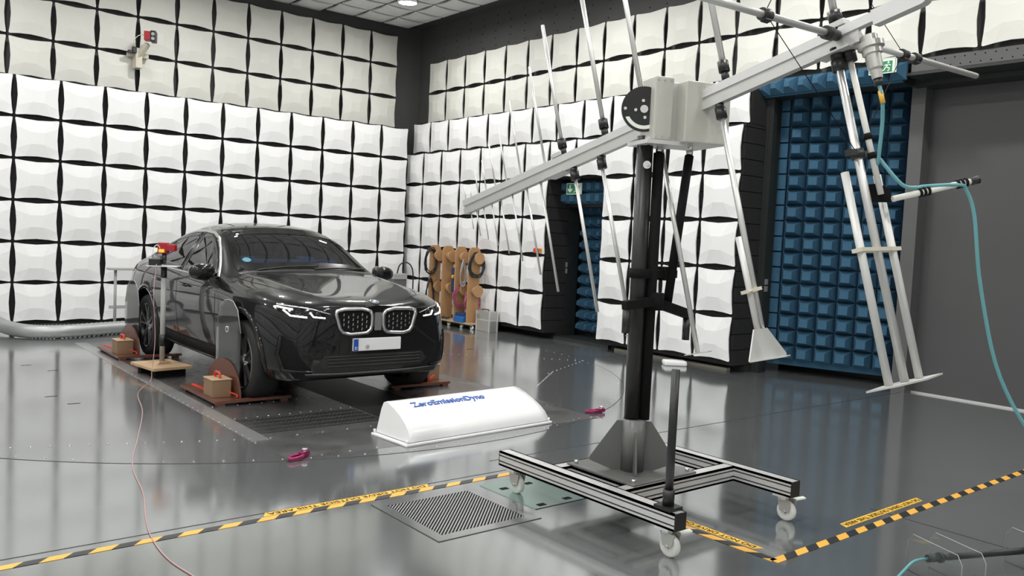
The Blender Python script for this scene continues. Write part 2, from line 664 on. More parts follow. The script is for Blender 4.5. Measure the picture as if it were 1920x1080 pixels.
# tiny fixing holes in the bare ferrite beside the corner
h = MB()
for i in range(26):
    for j in range(5):
        y = 13.6 - i * .4 + random.uniform(-.05, .05)
        h.box((X1 - .003, y, 5.0 + .13 * j), (X1 + .01, y + .02, 5.02 + .13 * j))
h.build('fixing_holes', BLACK_MT, wall_right)


# ------------------------------------------------------------------ ceiling lamps
def lamp(x, y, i):
    t = thing('ceiling_lamp', (x, y, 5.55), LAMP_LABELS[i], 'lamp', 'ceiling lamps')
    MB().lathe([(0.0, 0.07), (.09, .07), (.17, .0), (.175, -.16), (.165, -.16), (.15, -.03), (0, -.03)], (x, y, 5.55), (0, 0, 1), 28).build('housing', SATIN, t)
    MB().cyl((x, y, 5.405), (x, y, 5.415), .15, 28).build('lens', LAMP_E, t)
    ld = bpy.data.lights.new('lamp_light', 'AREA')
    ld.shape = 'DISK'
    ld.size = 0.32
    ld.energy = LAMP_W
    ld.color = (1.0, 0.993, 0.982)
    lo = bpy.data.objects.new('lamp_light', ld)
    COL.objects.link(lo)
    lo.parent = t
    lo.location = (0, 0, -.17)
    return t


LAMP_LABELS = ['round ceiling lamp glowing at the top edge of the picture'] + ['round ceiling lamp outside the picture, overhead'] * 30
LX, LYS = [7.42, 4.3, 1.2, -1.6], [12.13, 8.9, 5.7, 2.5, -0.8]
i = 0
for ly in LYS:
    for lx in LX:
        lamp(lx, ly, i)
        i += 1


# ------------------------------------------------------------------ blue foam doors
def pyramid_mesh(name, bw, bh, tw, th, d, m):
    vs = [(-bw / 2, -bh / 2, 0), (bw / 2, -bh / 2, 0), (bw / 2, bh / 2, 0), (-bw / 2, bh / 2, 0),
          (-bw / 2, -bh / 2, .03), (bw / 2, -bh / 2, .03), (bw / 2, bh / 2, .03), (-bw / 2, bh / 2, .03),
          (-tw / 2, -th / 2, d), (tw / 2, -th / 2, d), (tw / 2, th / 2, d), (-tw / 2, th / 2, d)]
    fs = [(3, 2, 1, 0), (8, 9, 10, 11)]
    for a in (0, 4):
        fs += [(a + i, a + (i + 1) % 4, a + 4 + (i + 1) % 4, a + 4 + i) for i in range(4)]
    me = bpy.data.meshes.new(name)
    me.from_pydata(vs, [], fs)
    me.materials.append(m)
    return me


# door_1: personnel door in its recess
d1 = MB().box((9.62, 8.45, 0.05), (9.68, 10.05, 2.16)).build('door_1', FRAME_DARK, loc=(9.46, 8.45, 0))
tag(d1, kind='structure')
PY1 = pyramid_mesh('foam_pyramid', .185, .185, .05, .06, .20, BLUE_FOAM)
for r in range(11):
    for c in range(7):
        place('foam_pyramid', PY1, (9.62, 9.80 - .19 * c, .20 + .19 * r), (R(90), 0, R(-90)), d1)
fr = MB()
fr.box((9.21, 9.88, 0), (9.46, 9.95, 2.2))
fr.box((9.21, 8.60, 0), (9.46, 8.66, 2.2))
fr.box((9.20, 8.60, 2.13), (9.46, 9.95, 2.20))
fr.build('door_frame', FRAME_DARK, d1)
hd = MB()
hd.box((9.195, 9.86, 1.06), (9.215, 9.90, 1.14))
hd.box((9.195, 9.86, 1.16), (9.215, 9.90, 1.24))
hd.build('door_switch', CASE, d1)
MB().box((9.0, 8.66, 0.0), (9.60, 9.88, .05)).build('threshold', FRAME_DARK, d1)
hdr = MB().box((9.14, 8.62, 2.17), (9.20, 9.95, 2.53)).build('foam_header', BLUE_FOAM, wall_right)
PYH = pyramid_mesh('foam_pyramid', .185, .17, .09, .10, .12, BLUE_FOAM)
for r in range(2):
    for c in range(7):
        place('foam_pyramid', PYH, (9.14, 9.84 - .19 * c, 2.26 + .18 * r), (R(90), 0, R(-90)), hdr)

# door_2: tall foam clad leaf standing slightly ajar into its recess
TH = R(18.3)
dx, dy = math.sin(TH), -math.cos(TH)
dl = Vector((dx, dy, 0))
dn = Vector((-math.cos(TH), -math.sin(TH), 0))
D2 = Vector((9.56, 6.30, 0))
d2 = MB()
d2.obox(D2 + dl * -.04 + V(0, 0, 1.86) - dn * .05, D2 + dl * 1.98 + V(0, 0, 1.86) - dn * .05, .08, 3.52)
d2 = d2.build('door_2', BLUE_FOAM, loc=D2)
tag(d2, kind='structure')
PY2 = pyramid_mesh('foam_pyramid',   .222, .19, .105, .095, .20, BLUE_FOAM)
rot2 = Matrix((Vector((dl)), Vector((0, 0, 1)), dn)).transposed().to_euler()
for r in range(17):
    for c in range(8):
        place('foam_pyramid', PY2, D2 + dl * (.24 + .232 * c) + V(0, 0, .27 + .2 * r) - dn * .01, rot2, d2)
    MB().obox(D2 + dl * .0 + V(0, 0, .27 + .2 * r) + dn * .02, D2 + dl * .11 + V(0, 0, .27 + .2 * r) + dn * .02, .08, .18, up=(0, 0, 1)).build('edge_strip', BLUE_FOAM, d2)
fr = MB()
fr.box((9.21, 6.26, 0), (9.48, 6.33, 3.62))
fr.box((9.22, 6.20, 0), (9.30, 6.27, 3.62))
fr.box((9.21, 4.58, 3.50), (9.48, 6.33, 3.60))
fr.build('door_frame', FRAME_DARK, d2)
hd = MB()
hd.box((9.25, 6.185, 1.05), (9.30, 6.20, 1.12))
hd.box((9.25, 6.185, 1.14), (9.30, 6.20, 1.21))
hd.build('door_switch', CASE, d2)
hdr = MB().box((9.15, 4.55, 3.50), (9.20, 6.40, 3.72)).build('foam_header', BLUE_FOAM, wall_right)
PYH2 = pyramid_mesh('foam_pyramid', .185, .19, .07, .06, .13, BLUE_FOAM)
for c in range(10):
    place('foam_pyramid', PYH2, (9.15, 6.30 - .19 * c, 3.61), (R(90), 0, R(-90)), hdr)

# door_3: large flat grey vehicle gate with frame and drilled header beam
d3 = tag(MB().box((9.80, Y0, 0), (9.92, 4.55, 3.85)).build('door_3', GATE_GREY, loc=(9.8, 4.5, 0)), kind='structure')
MB().box((9.62, 4.50, 0), (9.86, 4.66, 3.62)).build('gate_post', POST_GREY, d3)
MB().box((9.785, Y0, 0.0), (9.80, 4.5, .018)).build('threshold_strip', ALU, d3)
MB().box((9.50, Y0, 3.50), (9.80, 4.6, 3.70)).build('gate_lintel', FRAME_DARK, d3)
bm_ = MB().box((9.13, Y0, 3.585), (9.50, 4.45, 3.725)).build('header_beam', POST_GREY, d3)
h = MB()
for k in range(26):
    h.cyl((9.1285, 4.30 - .10 * k, 3.69), (9.135, 4.30 - .10 * k, 3.69), .008, 8)
    h.cyl((9.1285, 4.14 - .10 * k, 3.615), (9.135, 4.14 - .10 * k, 3.615), .008, 8)
h.build('bolt_holes', BLACK_MT, d3)
MB().box((9.12, Y0, 3.55), (9.48, 4.5, 3.58)).build('header_rail', FRAME_DARK, d3)

# pale cable ledge on the floor below the right hand panels
led = MB().box((8.97, 6.5, 0.0), (9.05, 8.5, .035)).build('trim_1', BEIGE, loc=(8.97, 6.5, 0))
tag(led, kind='structure')


# ================================================================== FLOOR PLATES (parts of the floor)
def plate(name, x0, y0, x1, y1, m, z=0.002, z0=0.0):
    return MB().box((x0, y0, z0), (x1, y1, z)).build(name, m, floor)


TC, TR = Vector((3.78, 9.22, 0)), 4.22
d = MB()
d.lathe([(TR, 0.0), (TR, 0.0015), (0, 0.0015)], TC, (0, 0, 1), 120, sm=False)
d.build('turntable', TURN_STEEL, floor)
d = MB()
d.lathe([(TR - .003, 0.0), (TR - .003, .0019), (TR + .003, .0019), (TR + .003, 0)], TC, (0, 0, 1), 160, sm=False)
d.build('turntable_seam', SEAM, floor)
plate('dyno_edge_strip', 2.385, 5.83, 2.525, 11.6, STRIP_STEEL, .0045)
plate('dyno_front_plate', 2.42, 5.22, 5.35, 5.83, STAIN_STEEL, .0025)
plate('dyno_cover_plate', 2.525, 5.83, 3.62, 11.6, DYNO_STEEL, .003)
plate('dyno_cover_plate', 4.28, 5.83, 5.40, 11.6, DYNO_STEEL, .003)
plate('dyno_centre_pit', 3.62, 5.83, 4.28, 11.6, PIT_BLACK, .0032)
g = MB()
g.box((2.53, 6.02, .003), (3.60, 6.56, .0045))
g.build('dyno_grating', PIT_BLACK, floor)
g = MB()
for k in range(5):
    y = 6.06 + k * .115
    g.box((2.54, y, .0045), (3.60, y + .012, .008))
for k in range(9):
    for j in range(30):
        g.box((2.55 + j * .035, 6.05 + k * .056, .0045), (2.56 + j * .035, 6.065 + k * .056, .007))
g.build('dyno_grating_slats', DYNO_STEEL, floor)
sc = MB()


def screws(a, b, n):
    a, b = Vector(a), Vector(b)
    for k in range(n):
        p = a.lerp(b, k / (n - 1))
        sc.cyl((p.x, p.y, .001), (p.x, p.y, .006), .008, 6)


for (a, b, n) in (((2.40, 5.80, 0), (2.40, 11.4, 0), 46), ((2.55, 6.60, 0), (3.60, 6.60, 0), 12), ((2.55, 5.88, 0), (5.3, 5.86, 0), 14),
                  ((2.44, 5.26, 0), (5.3, 5.26, 0), 14), ((2.55, 7.12, 0), (3.55, 7.12, 0), 10), ((0.6, 6.55, 0), (2.3, 5.95, 0), 16),
                  ((5.8, 9.6, 0), (7.75, 7.9, 0), 26), ((6.6, 7.3, 0), (7.75, 7.9, 0), 10), ((5.9, 6.7, 0), (6.65, 7.3, 0), 14), ((4.3, 6.6, 0), (5.38, 6.6, 0), 12)):
    screws(a, b, n)
for k in range(70):
    t = R(180 + 180 * k / 69)
    sc.cyl((TC.x + (TR - .05) * math.cos(t), TC.y + (TR - .05) * math.sin(t), .001), (TC.x + (TR - .05) * math.cos(t), TC.y + (TR - .05) * math.sin(t), .005), .007, 6)
tag(sc.build('floor_screws', SCREW, floor), kind='stuff')
s = MB()
for y in (4.315,):
    s.box((-2.5, y, 0), (3.60, y + .008, .0012))
s.box((3.60, 4.55, 0), (9.7, 4.558, .0012))
s.box((5.0, -2, 0), (5.008, 2.5, .0012))
s.build('floor_seam', SEAM, floor)
for (x, y) in ((1.55, 10.0), (1.72, 9.55), (1.45, 8.15), (1.55, 7.75), (1.1, 10.3), (6.6, 9.6), (6.9, 9.35)):
    plate('floor_slot', x, y, x + .10, y + .022, BLACK_MT, .0022)

# ------------------------------------------------------------------ ventilation grate
gr = thing('floor_grate', (2.76, 3.79, 0), 'square steel floor grate with fine slats beside the trolley', 'grate')
gx0, gy0, gx1, gy1 = 2.415, 3.445, 3.115, 4.14
f = MB()
f.box((gx0, gy0, 0), (gx1, gy0 + .07, .004))
f.box((gx0, gy1 - .07, 0), (gx1, gy1, .004))
f.box((gx0, gy0 + .07, 0), (gx0 + .065, gy1 - .07, .004))
f.box((gx1 - .065, gy0 + .07, 0), (gx1, gy1 - .07, .004))
f.build('frame', TURN_STEEL, gr)
MB().box((gx0 + .06, gy0 + .06, 0), (gx1 - .06, gy1 - .06, .0012)).build('shadow_tray', BLACK_MT, gr)
sl = MB()
ax0, ax1, ay0, ay1 = gx0 + .065, gx1 - .065, gy0 + .07, gy1 - .07
k = -.56
while k < .57:
    # line x - y = const, clipped to the opening
    cxm, cym = (ax0 + ax1) / 2 + k / 2, (ay0 + ay1) / 2 - k / 2
    t0 = max(ax0 - cxm, ay0 - cym)
    t1 = min(ax1 - cxm, ay1 - cym)
    if t1 > t0 + .01:
        sl.obox((cxm + t0, cym + t0, .0026), (cxm + t1, cym + t1, .0026), .0075, .0028)
    k += .0235
sl.build('slats', STRIP_STEEL, gr)
e = MB()
for (a, b) in (((gx0, gy0), (gx1, gy0)), ((gx0, gy0), (gx0, gy1))):
    e.obox((a[0], a[1], .001), (b[0], b[1], .001), .006, .002)
e.build('outer_seam', SEAM, gr)

cp = thing('floor_cover_plate', (3.37, 3.85, 0), 'pale green floor plate with four black slots under the trolley', 'floor plate')
MB().box((3.185, 3.58, 0), (3.58, 4.12, .003)).build('sheet', COVERG, cp)
for (x, y) in ((3.276, 3.986), (3.483, 3.996), (3.271, 3.624), (3.489, 3.635)):
    MB().box((x - .028, y - .018, .003), (x + .028, y + .018, .0045)).build('slot', BLACK_MT, cp)
MB().obox((3.185, 3.577, .001), (3.60, 3.577, .001), .005, .003).build('edge_seam', SEAM, cp)


# ------------------------------------------------------------------ hazard tape and printed warning strips
def tape(name, a, b, wid, label):
    a, b = Vector(a), Vector(b)
    L = (b - a).length
    mb = MB().box((0, -wid / 2, 0), (L, wid / 2, .0012))
    o = mb.build(name, HAZARD)
    o.location = a
    o.rotation_euler = (0, 0, math.atan2(b.y - a.y, b.x - a.x))
    return tag(o, label, 'tape')


tape('hazard_tape', (-1.5, 4.205, .001), (3.70, 4.235, .001), .052, 'yellow and black striped tape line crossing the left foreground floor')
tape('hazard_tape', (3.715, 4.20, .001), (3.715, 2.33, .001), .052, 'yellow and black striped tape running under the trolley towards the camera')
tape('hazard_tape', (3.70, 2.325, .001), (8.6, 2.31, .001), .052, 'yellow and black striped tape line on the right floor below the gate')


def warning(a, direction, L, label):
    a = Vector(a)
    d_ = Vector(direction).normalized()
    n_ = Vector((0, 0, 1)).cross(d_)
    t = thing('warning_strip', a, label, 'warning strip', 'printed warning strips')
    mb = MB()
    h_ = .055
    mb.prism([(-L / 2, -h_ / 2), (L / 2 - .03, -h_ / 2), (L / 2 + .0, h_ / 2), (-L / 2 + .03, h_ / 2)], 0.0003, .0014,
             lambda u, v, z: a + d_ * u + n_ * v + V(0, 0, z))
    mb.build('strip', YELLOW, t)
    o = text_mesh('lettering', 'DO NOT DRIVE OUTSIDE THIS AREA', .046, basis(a + V(0, 0, .0022), d_, n_, (0, 0, 1)), BLACK_MT, t, extrude=.0004, bold=.0003)
    o['kind'] = 'stuff'
    bb = [v.co for v in o.data.vertices]
    xs = [v.dot(d_) for v in bb]
    s_ = (L * .93) / max(1e-6, max(xs) - min(xs))
    for v in o.data.vertices:
        u = v.co.dot(d_)
        v.co += d_ * (u * s_ - u)
    return t


warning((2.37, 4.289, .0), (-1, 0, 0), 1.10, 'yellow strip lettered DO NOT DRIVE OUTSIDE THIS AREA on left floor')
warning((5.02, 2.42, .0), (-1, 0, 0), 0.98, 'yellow strip lettered DO NOT DRIVE OUTSIDE THIS AREA on right floor')
warning((3.79, 2.95, .0), (0, 1, 0), 0.98, 'yellow lettered warning strip partly hidden under the trolley')

# ================================================================== THE CAR
CARX, CARY = 3.80, 6.52
car = thing('car', (CARX, CARY + 2.3, 0), 'black coupe-roofed SUV with lit headlights standing on the dynamometer', 'car')


def W(l, s, z):
    return Vector((CARX + s, CARY + l, z))


COMMON = {'b1': (.5, .23), 'b2': (.86, .245), 'sill': (.905, .34), 'mid': (.935, .55), 'max': (.948, .75), 'sh': (.936, .95), 'belt': (.905, 1.05)}
KEYS = ['b0', 'b1', 'b2', 'sill', 'mid', 'max', 'sh', 'belt', 'gl', 'rail', 'r1', 'r2', 'top']
ST = []


def st(l, **k):
    d_ = dict(COMMON)
    d_.update(k)
    d_['b0'] = (0, d_['b1'][1])
    ST.append((l, [d_[q] for q in KEYS]))


st(.02, b1=(.35, .30), b2=(.58, .30), sill=(.63, .38), mid=(.65, .52), max=(.62, .66), sh=(.58, .78), belt=(.53, .86), gl=(.43, .895), rail=(.32, .91), r1=(.22, .918), r2=(.11, .922), top=(0, .925))
st(.10, b1=(.4, .26), b2=(.72, .26), sill=(.79, .36), mid=(.81, .52), max=(.79, .66), sh=(.755, .80), belt=(.71, .90), gl=(.58, .94), rail=(.44, .955), r1=(.3, .958), r2=(.15, .96), top=(0, .962))
st(.28, b1=(.45, .24), b2=(.82, .25), sill=(.885, .36), mid=(.90, .52), max=(.895, .68), sh=(.87, .86), belt=(.82, .945), gl=(.69, .985), rail=(.53, 1.005), r1=(.36, .99), r2=(.18, .985), top=(0, .985))
st(.55, sill=(.925, .36), mid=(.942, .54), max=(.948, .72), sh=(.925, .90), belt=(.87, .975), gl=(.76, 1.015), rail=(.60, 1.045), r1=(.4, 1.025), r2=(.2, 1.02), top=(0, 1.02))
st(.88, sill=(.93, .36), mid=(.952, .55), max=(.958, .74), sh=(.937, .93), belt=(.885, .995), gl=(.78, 1.04), rail=(.63, 1.088), r1=(.44, 1.065), r2=(.21, 1.06), top=(0, 1.06))
st(1.2, sill=(.91, .34), max=(.95, .75), sh=(.936, .945), belt=(.893, 1.015), gl=(.80, 1.06), rail=(.66, 1.118), r1=(.46, 1.105), r2=(.22, 1.105), top=(0, 1.105))
st(1.42, belt=(.90, 1.035), gl=(.83, 1.08), rail=(.735, 1.115), r1=(.5, 1.135), r2=(.25, 1.145), top=(0, 1.15))
st(1.72, belt=(.905, 1.045), gl=(.845, 1.125), rail=(.72, 1.262), r1=(.53, 1.303), r2=(.26, 1.321), top=(0, 1.326))
st(2.0, belt=(.905, 1.048), gl=(.815, 1.21), rail=(.67, 1.418), r1=(.51, 1.465), r2=(.25, 1.485), top=(0, 1.490))
st(2.25, belt=(.905, 1.052), gl=(.79, 1.27), rail=(.635, 1.51), r1=(.47, 1.56), r2=(.23, 1.585), top=(0, 1.59))
st(2.6, belt=(.905, 1.06), gl=(.775, 1.30), rail=(.615, 1.545), r1=(.45, 1.60), r2=(.22, 1.622), top=(0, 1.627))
st(3.0, belt=(.905, 1.07), gl=(.775, 1.30), rail=(.61, 1.53), r1=(.44, 1.585), r2=(.22, 1.612), top=(0, 1.617))
st(3.4, belt=(.905, 1.09), gl=(.785, 1.265), rail=(.61, 1.455), r1=(.45, 1.515), r2=(.22, 1.55), top=(0, 1.56))
st(3.744, mid=(.95, .55), max=(.955, .76), sh=(.94, .96), belt=(.905, 1.10), gl=(.80, 1.215), rail=(.635, 1.36), r1=(.47, 1.42), r2=(.23, 1.455), top=(0, 1.465))
st(4.1, sill=(.925, .38), mid=(.945, .57), max=(.95, .76), sh=(.93, .96), belt=(.89, 1.09), gl=(.80, 1.165), rail=(.68, 1.245), r1=(.5, 1.30), r2=(.25, 1.335), top=(0, 1.345))
st(4.4, b2=(.84, .30), sill=(.91, .40), mid=(.93, .58), max=(.935, .76), sh=(.91, .96), belt=(.86, 1.075), gl=(.78, 1.125), rail=(.67, 1.165), r1=(.5, 1.205), r2=(.25, 1.235), top=(0, 1.24))
st(4.6, b1=(.45, .32), b2=(.8, .33), sill=(.88, .42), mid=(.90, .58), max=(.90, .76), sh=(.87, .95), belt=(.82, 1.055), gl=(.74, 1.10), rail=(.62, 1.135), r1=(.46, 1.16), r2=(.23, 1.175), top=(0, 1.18))
st(4.72, b1=(.4, .37), b2=(.7, .38), sill=(.78, .46), mid=(.82, .58), max=(.82, .76), sh=(.80, .93), belt=(.74, 1.02), gl=(.66, 1.06), rail=(.54, 1.09), r1=(.4, 1.11), r2=(.2, 1.12), top=(0, 1.125))
rows = [(0.0, [(0, z) for (_, z) in ST[0][1]])] + ST + [(4.755, [(0, z) for (_, z) in ST[-1][1]])]
NP = len(KEYS)
PARTS = ['front_bumper', 'hood', 'fender', 'front_door', 'rear_door', 'quarter_panel', 'roof', 'tailgate']


def region(i, k):
    l0 = rows[i][0]
    l1 = rows[i + 1][0]
    lm = (l0 + l1) / 2
    if lm < .2:
        return 0
    if lm < 1.42:
        return 1 if k >= 8 else 2
    if lm > 4.3:
        return 7
    if k >= 9:
        return 6
    if lm < 2.6:
        return 3
    if lm < 3.5:
        return 4
    return 5


vs, fs, mi = [], [], []
idx = {}
for i, (l, pr_) in enumerate(rows):
    for k, (s_, z_) in enumerate(pr_):
        for sg in (1, -1):
            idx[(i, k, sg)] = len(vs)
            vs.append(W(l, s_ * sg, z_))
for i in range(len(rows) - 1):
    for k in range(NP - 1):
        for sg in (1, -1):
            q = [idx[(i, k, sg)], idx[(i + 1, k, sg)], idx[(i + 1, k + 1, sg)], idx[(i, k + 1, sg)]]
            fs.append(q if sg > 0 else q[::-1])
            rg = region(i, k)
            mi.append(rg * 2 + (0 if sg < 0 or rg in (0, 1, 6, 7) else 1))
me = bpy.data.meshes.new('car_body')
me.from_pydata(vs, [], fs)
for k in range(16):
    me.materials.append(PAINT)
me.polygons.foreach_set('material_index', mi)
bm = bmesh.new()
bm.from_mesh(me)
bmesh.ops.remove_doubles(bm, verts=bm.verts, dist=1e-5)
bmesh.ops.recalc_face_normals(bm, faces=bm.faces)
cr = bm.edges.layers.float.new('crease_edge')


def near_any(p, k):
    return any(abs(p.z - pr_[k][1]) < .012 and abs(abs(p.x - CARX) - pr_[k][0]) < .012 and abs(p.y - CARY - l) < .012 for l, pr_ in rows)


for e_ in bm.edges:
    a, b = e_.verts
    if a.co.y != b.co.y:
        for k, wgt in ((6, .35), (2, .5), (9, .45 if (a.co.y + b.co.y) / 2 - CARY < 1.4 else .22)):
            if near_any(a.co, k) and near_any(b.co, k):
                e_[cr] = wgt
bm.to_mesh(me)
bm.free()
tmp = bpy.data.objects.new('car_tmp', me)
COL.objects.link(tmp)
md = tmp.modifiers.new('s', 'SUBSURF')
md.levels = 3
md.render_levels = 3
dg = bpy.context.evaluated_depsgraph_get()
dg.update()
solid = bpy.data.meshes.new_from_object(tmp.evaluated_get(dg))
BODY = BVHTree.FromPolygons([v.co.copy() for v in solid.vertices], [list(p.vertices) for p in solid.polygons])
# cut the wheel arches
AX = (.81, 3.744)
cut = MB()
for l in AX:
    for sg in (-1, 1):
        cut.cyl(W(l, sg * .60, .385), W(l, sg * 1.2, .385), .415, 48)
cutter = cut.build('cut_tmp', PAINT)
for p in cutter.data.polygons:
    p.use_smooth = False
tmp.modifiers.clear()
tmp.data = solid
bo = tmp.modifiers.new('b', 'BOOLEAN')
bo.operation = 'DIFFERENCE'
bo.solver = 'EXACT'
bo.object = cutter
dg = bpy.context.evaluated_depsgraph_get()
dg.update()
shell = bpy.data.meshes.new_from_object(tmp.evaluated_get(dg))
bpy.data.objects.remove(tmp)
bpy.data.objects.remove(cutter)

# outlines of the glazing
SIDEWIN = [[(1.60, 1.075), (1.78, 1.20), (1.98, 1.345), (2.16, 1.45), (2.36, 1.505), (2.60, 1.522), (2.60, 1.085), (2.2, 1.075)],
           [(2.68, 1.523), (2.95, 1.515), (3.2, 1.485), (3.42, 1.435), (3.42, 1.115), (3.0, 1.095), (2.68, 1.087)],
           [(3.47, 1.42), (3.66, 1.355), (3.86, 1.262), (3.98, 1.195), (3.96, 1.165), (3.75, 1.14), (3.47, 1.12)]]
SIDEWIN = [[(l, z - (.032 * (z - 1.1) / .42 if z > 1.1 else 0)) for l, z in pl] for pl in SIDEWIN]
WSHIELD = [(-.735, 1.13), (-.70, 1.24), (-.64, 1.40), (-.585, 1.52), (-.45, 1.545), (-.2, 1.562), (0, 1.566), (.2, 1.562), (.45, 1.545), (.585, 1.52), (.64, 1.40), (.70, 1.24), (.735, 1.13), (.5, 1.155), (.25, 1.168), (0, 1.172), (-.25, 1.168), (-.5, 1.155)]


def inside(p, poly):
    x, y = p
    r = False
    j = len(poly) - 1
    for i in range(len(poly)):
        if (poly[i][1] > y) != (poly[j][1] > y) and x < (poly[j][0] - poly[i][0]) * (y - poly[i][1]) / (poly[j][1] - poly[i][1]) + poly[i][0]:
            r = not r
        j = i
    return r


def inset(poly, w_):
    n_ = len(poly)
    area = sum(poly[i][0] * poly[(i + 1) % n_][1] - poly[(i + 1) % n_][0] * poly[i][1] for i in range(n_))
    sg = 1 if area > 0 else -1
    out = []
    for i in range(n_):
        a, b, c = Vector(poly[i - 1]), Vector(poly[i]), Vector(poly[(i + 1) % n_])
        d0, d1 = (b - a).normalized(), (c - b).normalized()
        n0, n1 = Vector((-d0.y, d0.x)) * sg, Vector((-d1.y, d1.x)) * sg
        m_ = (n0 + n1)
        m_ = m_ / max(.35, m_.length ** 2 / 2) if m_.length > 1e-6 else n0
        out.append(tuple(b + m_ * w_))
    return out


def dense(poly, step, closed=True):
    out = []
    n_ = len(poly)
    for i in range(n_ if closed else n_ - 1):
        a, b = Vector(poly[i]), Vector(poly[(i + 1) % n_])
        k = max(1, int((b - a).length / step))
        out += [tuple(a.lerp(b, j / k)) for j in range(k)]
    if not closed:
        out.append(tuple(poly[-1]))
    return out


def hit(p2, mode, off):
    """project a 2-D outline point on the body. mode: 'L'/'R' side (l,z); 'F' front (s,z)"""
    if mode == 'F':
        o, d_ = W(-1, p2[0], p2[1]), Vector((0, 1, 0))
    elif mode == 'B':
        o, d_ = W(6, p2[0], p2[1]), Vector((0, -1, 0))
    elif mode == 'T':
        o, d_ = W(p2[1], p2[0], 3), Vector((0, 0, -1))
    elif mode == 'L':
        o, d_ = W(p2[0], -2, p2[1]), Vector((1, 0, 0))
    else:
        o, d_ = W(p2[0], 2, p2[1]), Vector((-1, 0, 0))
    loc, nor, _, _ = BODY.ray_cast(o, d_)
    if loc is None:
        loc, nor, _, _ = BODY.find_nearest(o + d_ * 1.5)
    if nor.dot(d_) > 0:
        nor = -nor
    return loc + nor * off


def patch(mb, poly, mode, off=.004, step=.05, mi=0, sm=True):
    bd = dense(poly, step)
    xs = [p[0] for p in bd]
    ys = [p[1] for p in bd]
    pts = [Vector(p) for p in bd]
    inn = inset(bd, step * .3)
    nx = int((max(xs) - min(xs)) / step) + 1
    ny = int((max(ys) - min(ys)) / step) + 1
    for i in range(nx + 1):
        for j in range(ny + 1):
            p = (min(xs) + i * step, min(ys) + j * step)
            if inside(p, inn):
                pts.append(Vector(p))
    n_ = len(bd)
    vv, _, ff, _, _, _ = geometry.delaunay_2d_cdt(pts, [(i, (i + 1) % n_) for i in range(n_)], [], 0, 1e-5)
    ff = [f for f in ff if inside((sum(vv[i][0] for i in f) / len(f), sum(vv[i][1] for i in f) / len(f)), bd)]
    mb.raw([hit(p, mode, off) for p in vv], ff, mi, sm)
    return mb


def strip(mb, line, w_, mode, off=.006, step=.04, closed=False, mi=0, thick=True):
    """ribbon of width w_ laid along a 2-D line on the body"""
    L = dense(line, step, closed)
    n_ = len(L)
    A, B = [], []
    for i in range(n_):
        a = Vector(L[i - 1] if (i > 0 or closed) else L[i])
        c = Vector(L[(i + 1) % n_] if (i < n_ - 1 or closed) else L[i])
        d_ = (c - a).normalized()
        n2 = Vector((-d_.y, d_.x)) * (w_ / 2)
        A.append(tuple(Vector(L[i]) + n2))
        B.append(tuple(Vector(L[i]) - n2))
    m_ = n_ if closed else n_ - 1
    P = [hit(p, mode, off) for p in A] + [hit(p, mode, off) for p in B]
    Q = [hit(p, mode, -.004) for p in A] + [hit(p, mode, -.004) for p in B]
    fs_ = []
    for i in range(m_):
        j = (i + 1) % n_
        fs_.append((i, j, n_ + j, n_ + i))
        if thick:
            fs_.append((i, 2 * n_ + i, 2 * n_ + j, j))
            fs_.append((n_ + i, n_ + j, 3 * n_ + j, 3 * n_ + i))
    mb.raw(P + Q, fs_, mi, True)
    return mb


# split the shell into its panels, leaving the window openings free
shell.polygons.foreach_set('use_smooth', [True] * len(shell.polygons))
shell.set_sharp_from_angle(angle=R(42))
cn = [tuple(c.vector) for c in shell.corner_normals]
win_in = [inset(p, .012) for p in SIDEWIN]
ws_in = inset(WSHIELD, .015)
groups = {}
co = [v.co.copy() for v in shell.vertices]
for p in shell.polygons:
    ps = [(co[i].y - CARY, co[i].x - CARX, co[i].z) for i in p.vertices]
    c = [sum(q[j] for q in ps) / len(ps) for j in range(3)]
    if c[2] > 1.0:
        if abs(c[1]) > .5 and abs(p.normal.x) > .35 and any(all(inside((q[0], q[2]), w_) for q in ps) for w_ in win_in):
            continue
        if 1.3 < c[0] < 2.5 and p.normal.y < -.2 and all(inside((q[1], q[2]), ws_in) for q in ps):
            continue
    gk = p.material_index
    if gk == 0 and c[0] > .32:
        gk = 100 + (1 if c[0] > 2 else 0) + (2 if c[1] > 0 else 0)
    groups.setdefault(gk, []).append(p)
for gi, polys in groups.items():
    used = {}
    vv, ff, nn = [], [], []
    for p in polys:
        f_ = []
        for li in p.loop_indices:
            vi = shell.loops[li].vertex_index
            if vi not in used:
                used[vi] = len(vv)
                vv.append(co[vi] - car.location)
            f_.append(used[vi])
            nn.append(cn[li])
        ff.append(f_)
    nm = 'wheel_housing' if gi >= 100 else PARTS[min(7, gi // 2)]
    m_ = bpy.data.meshes.new(nm)
    m_.from_pydata(vv, [], ff)
    m_.materials.append(BLACK_MT if gi >= 100 else PAINT)
    m_.polygons.foreach_set('use_smooth', [True] * len(ff))
    m_.normals_split_custom_set(nn)
    o = bpy.data.objects.new(nm, m_)
    COL.objects.link(o)
    o.parent = car

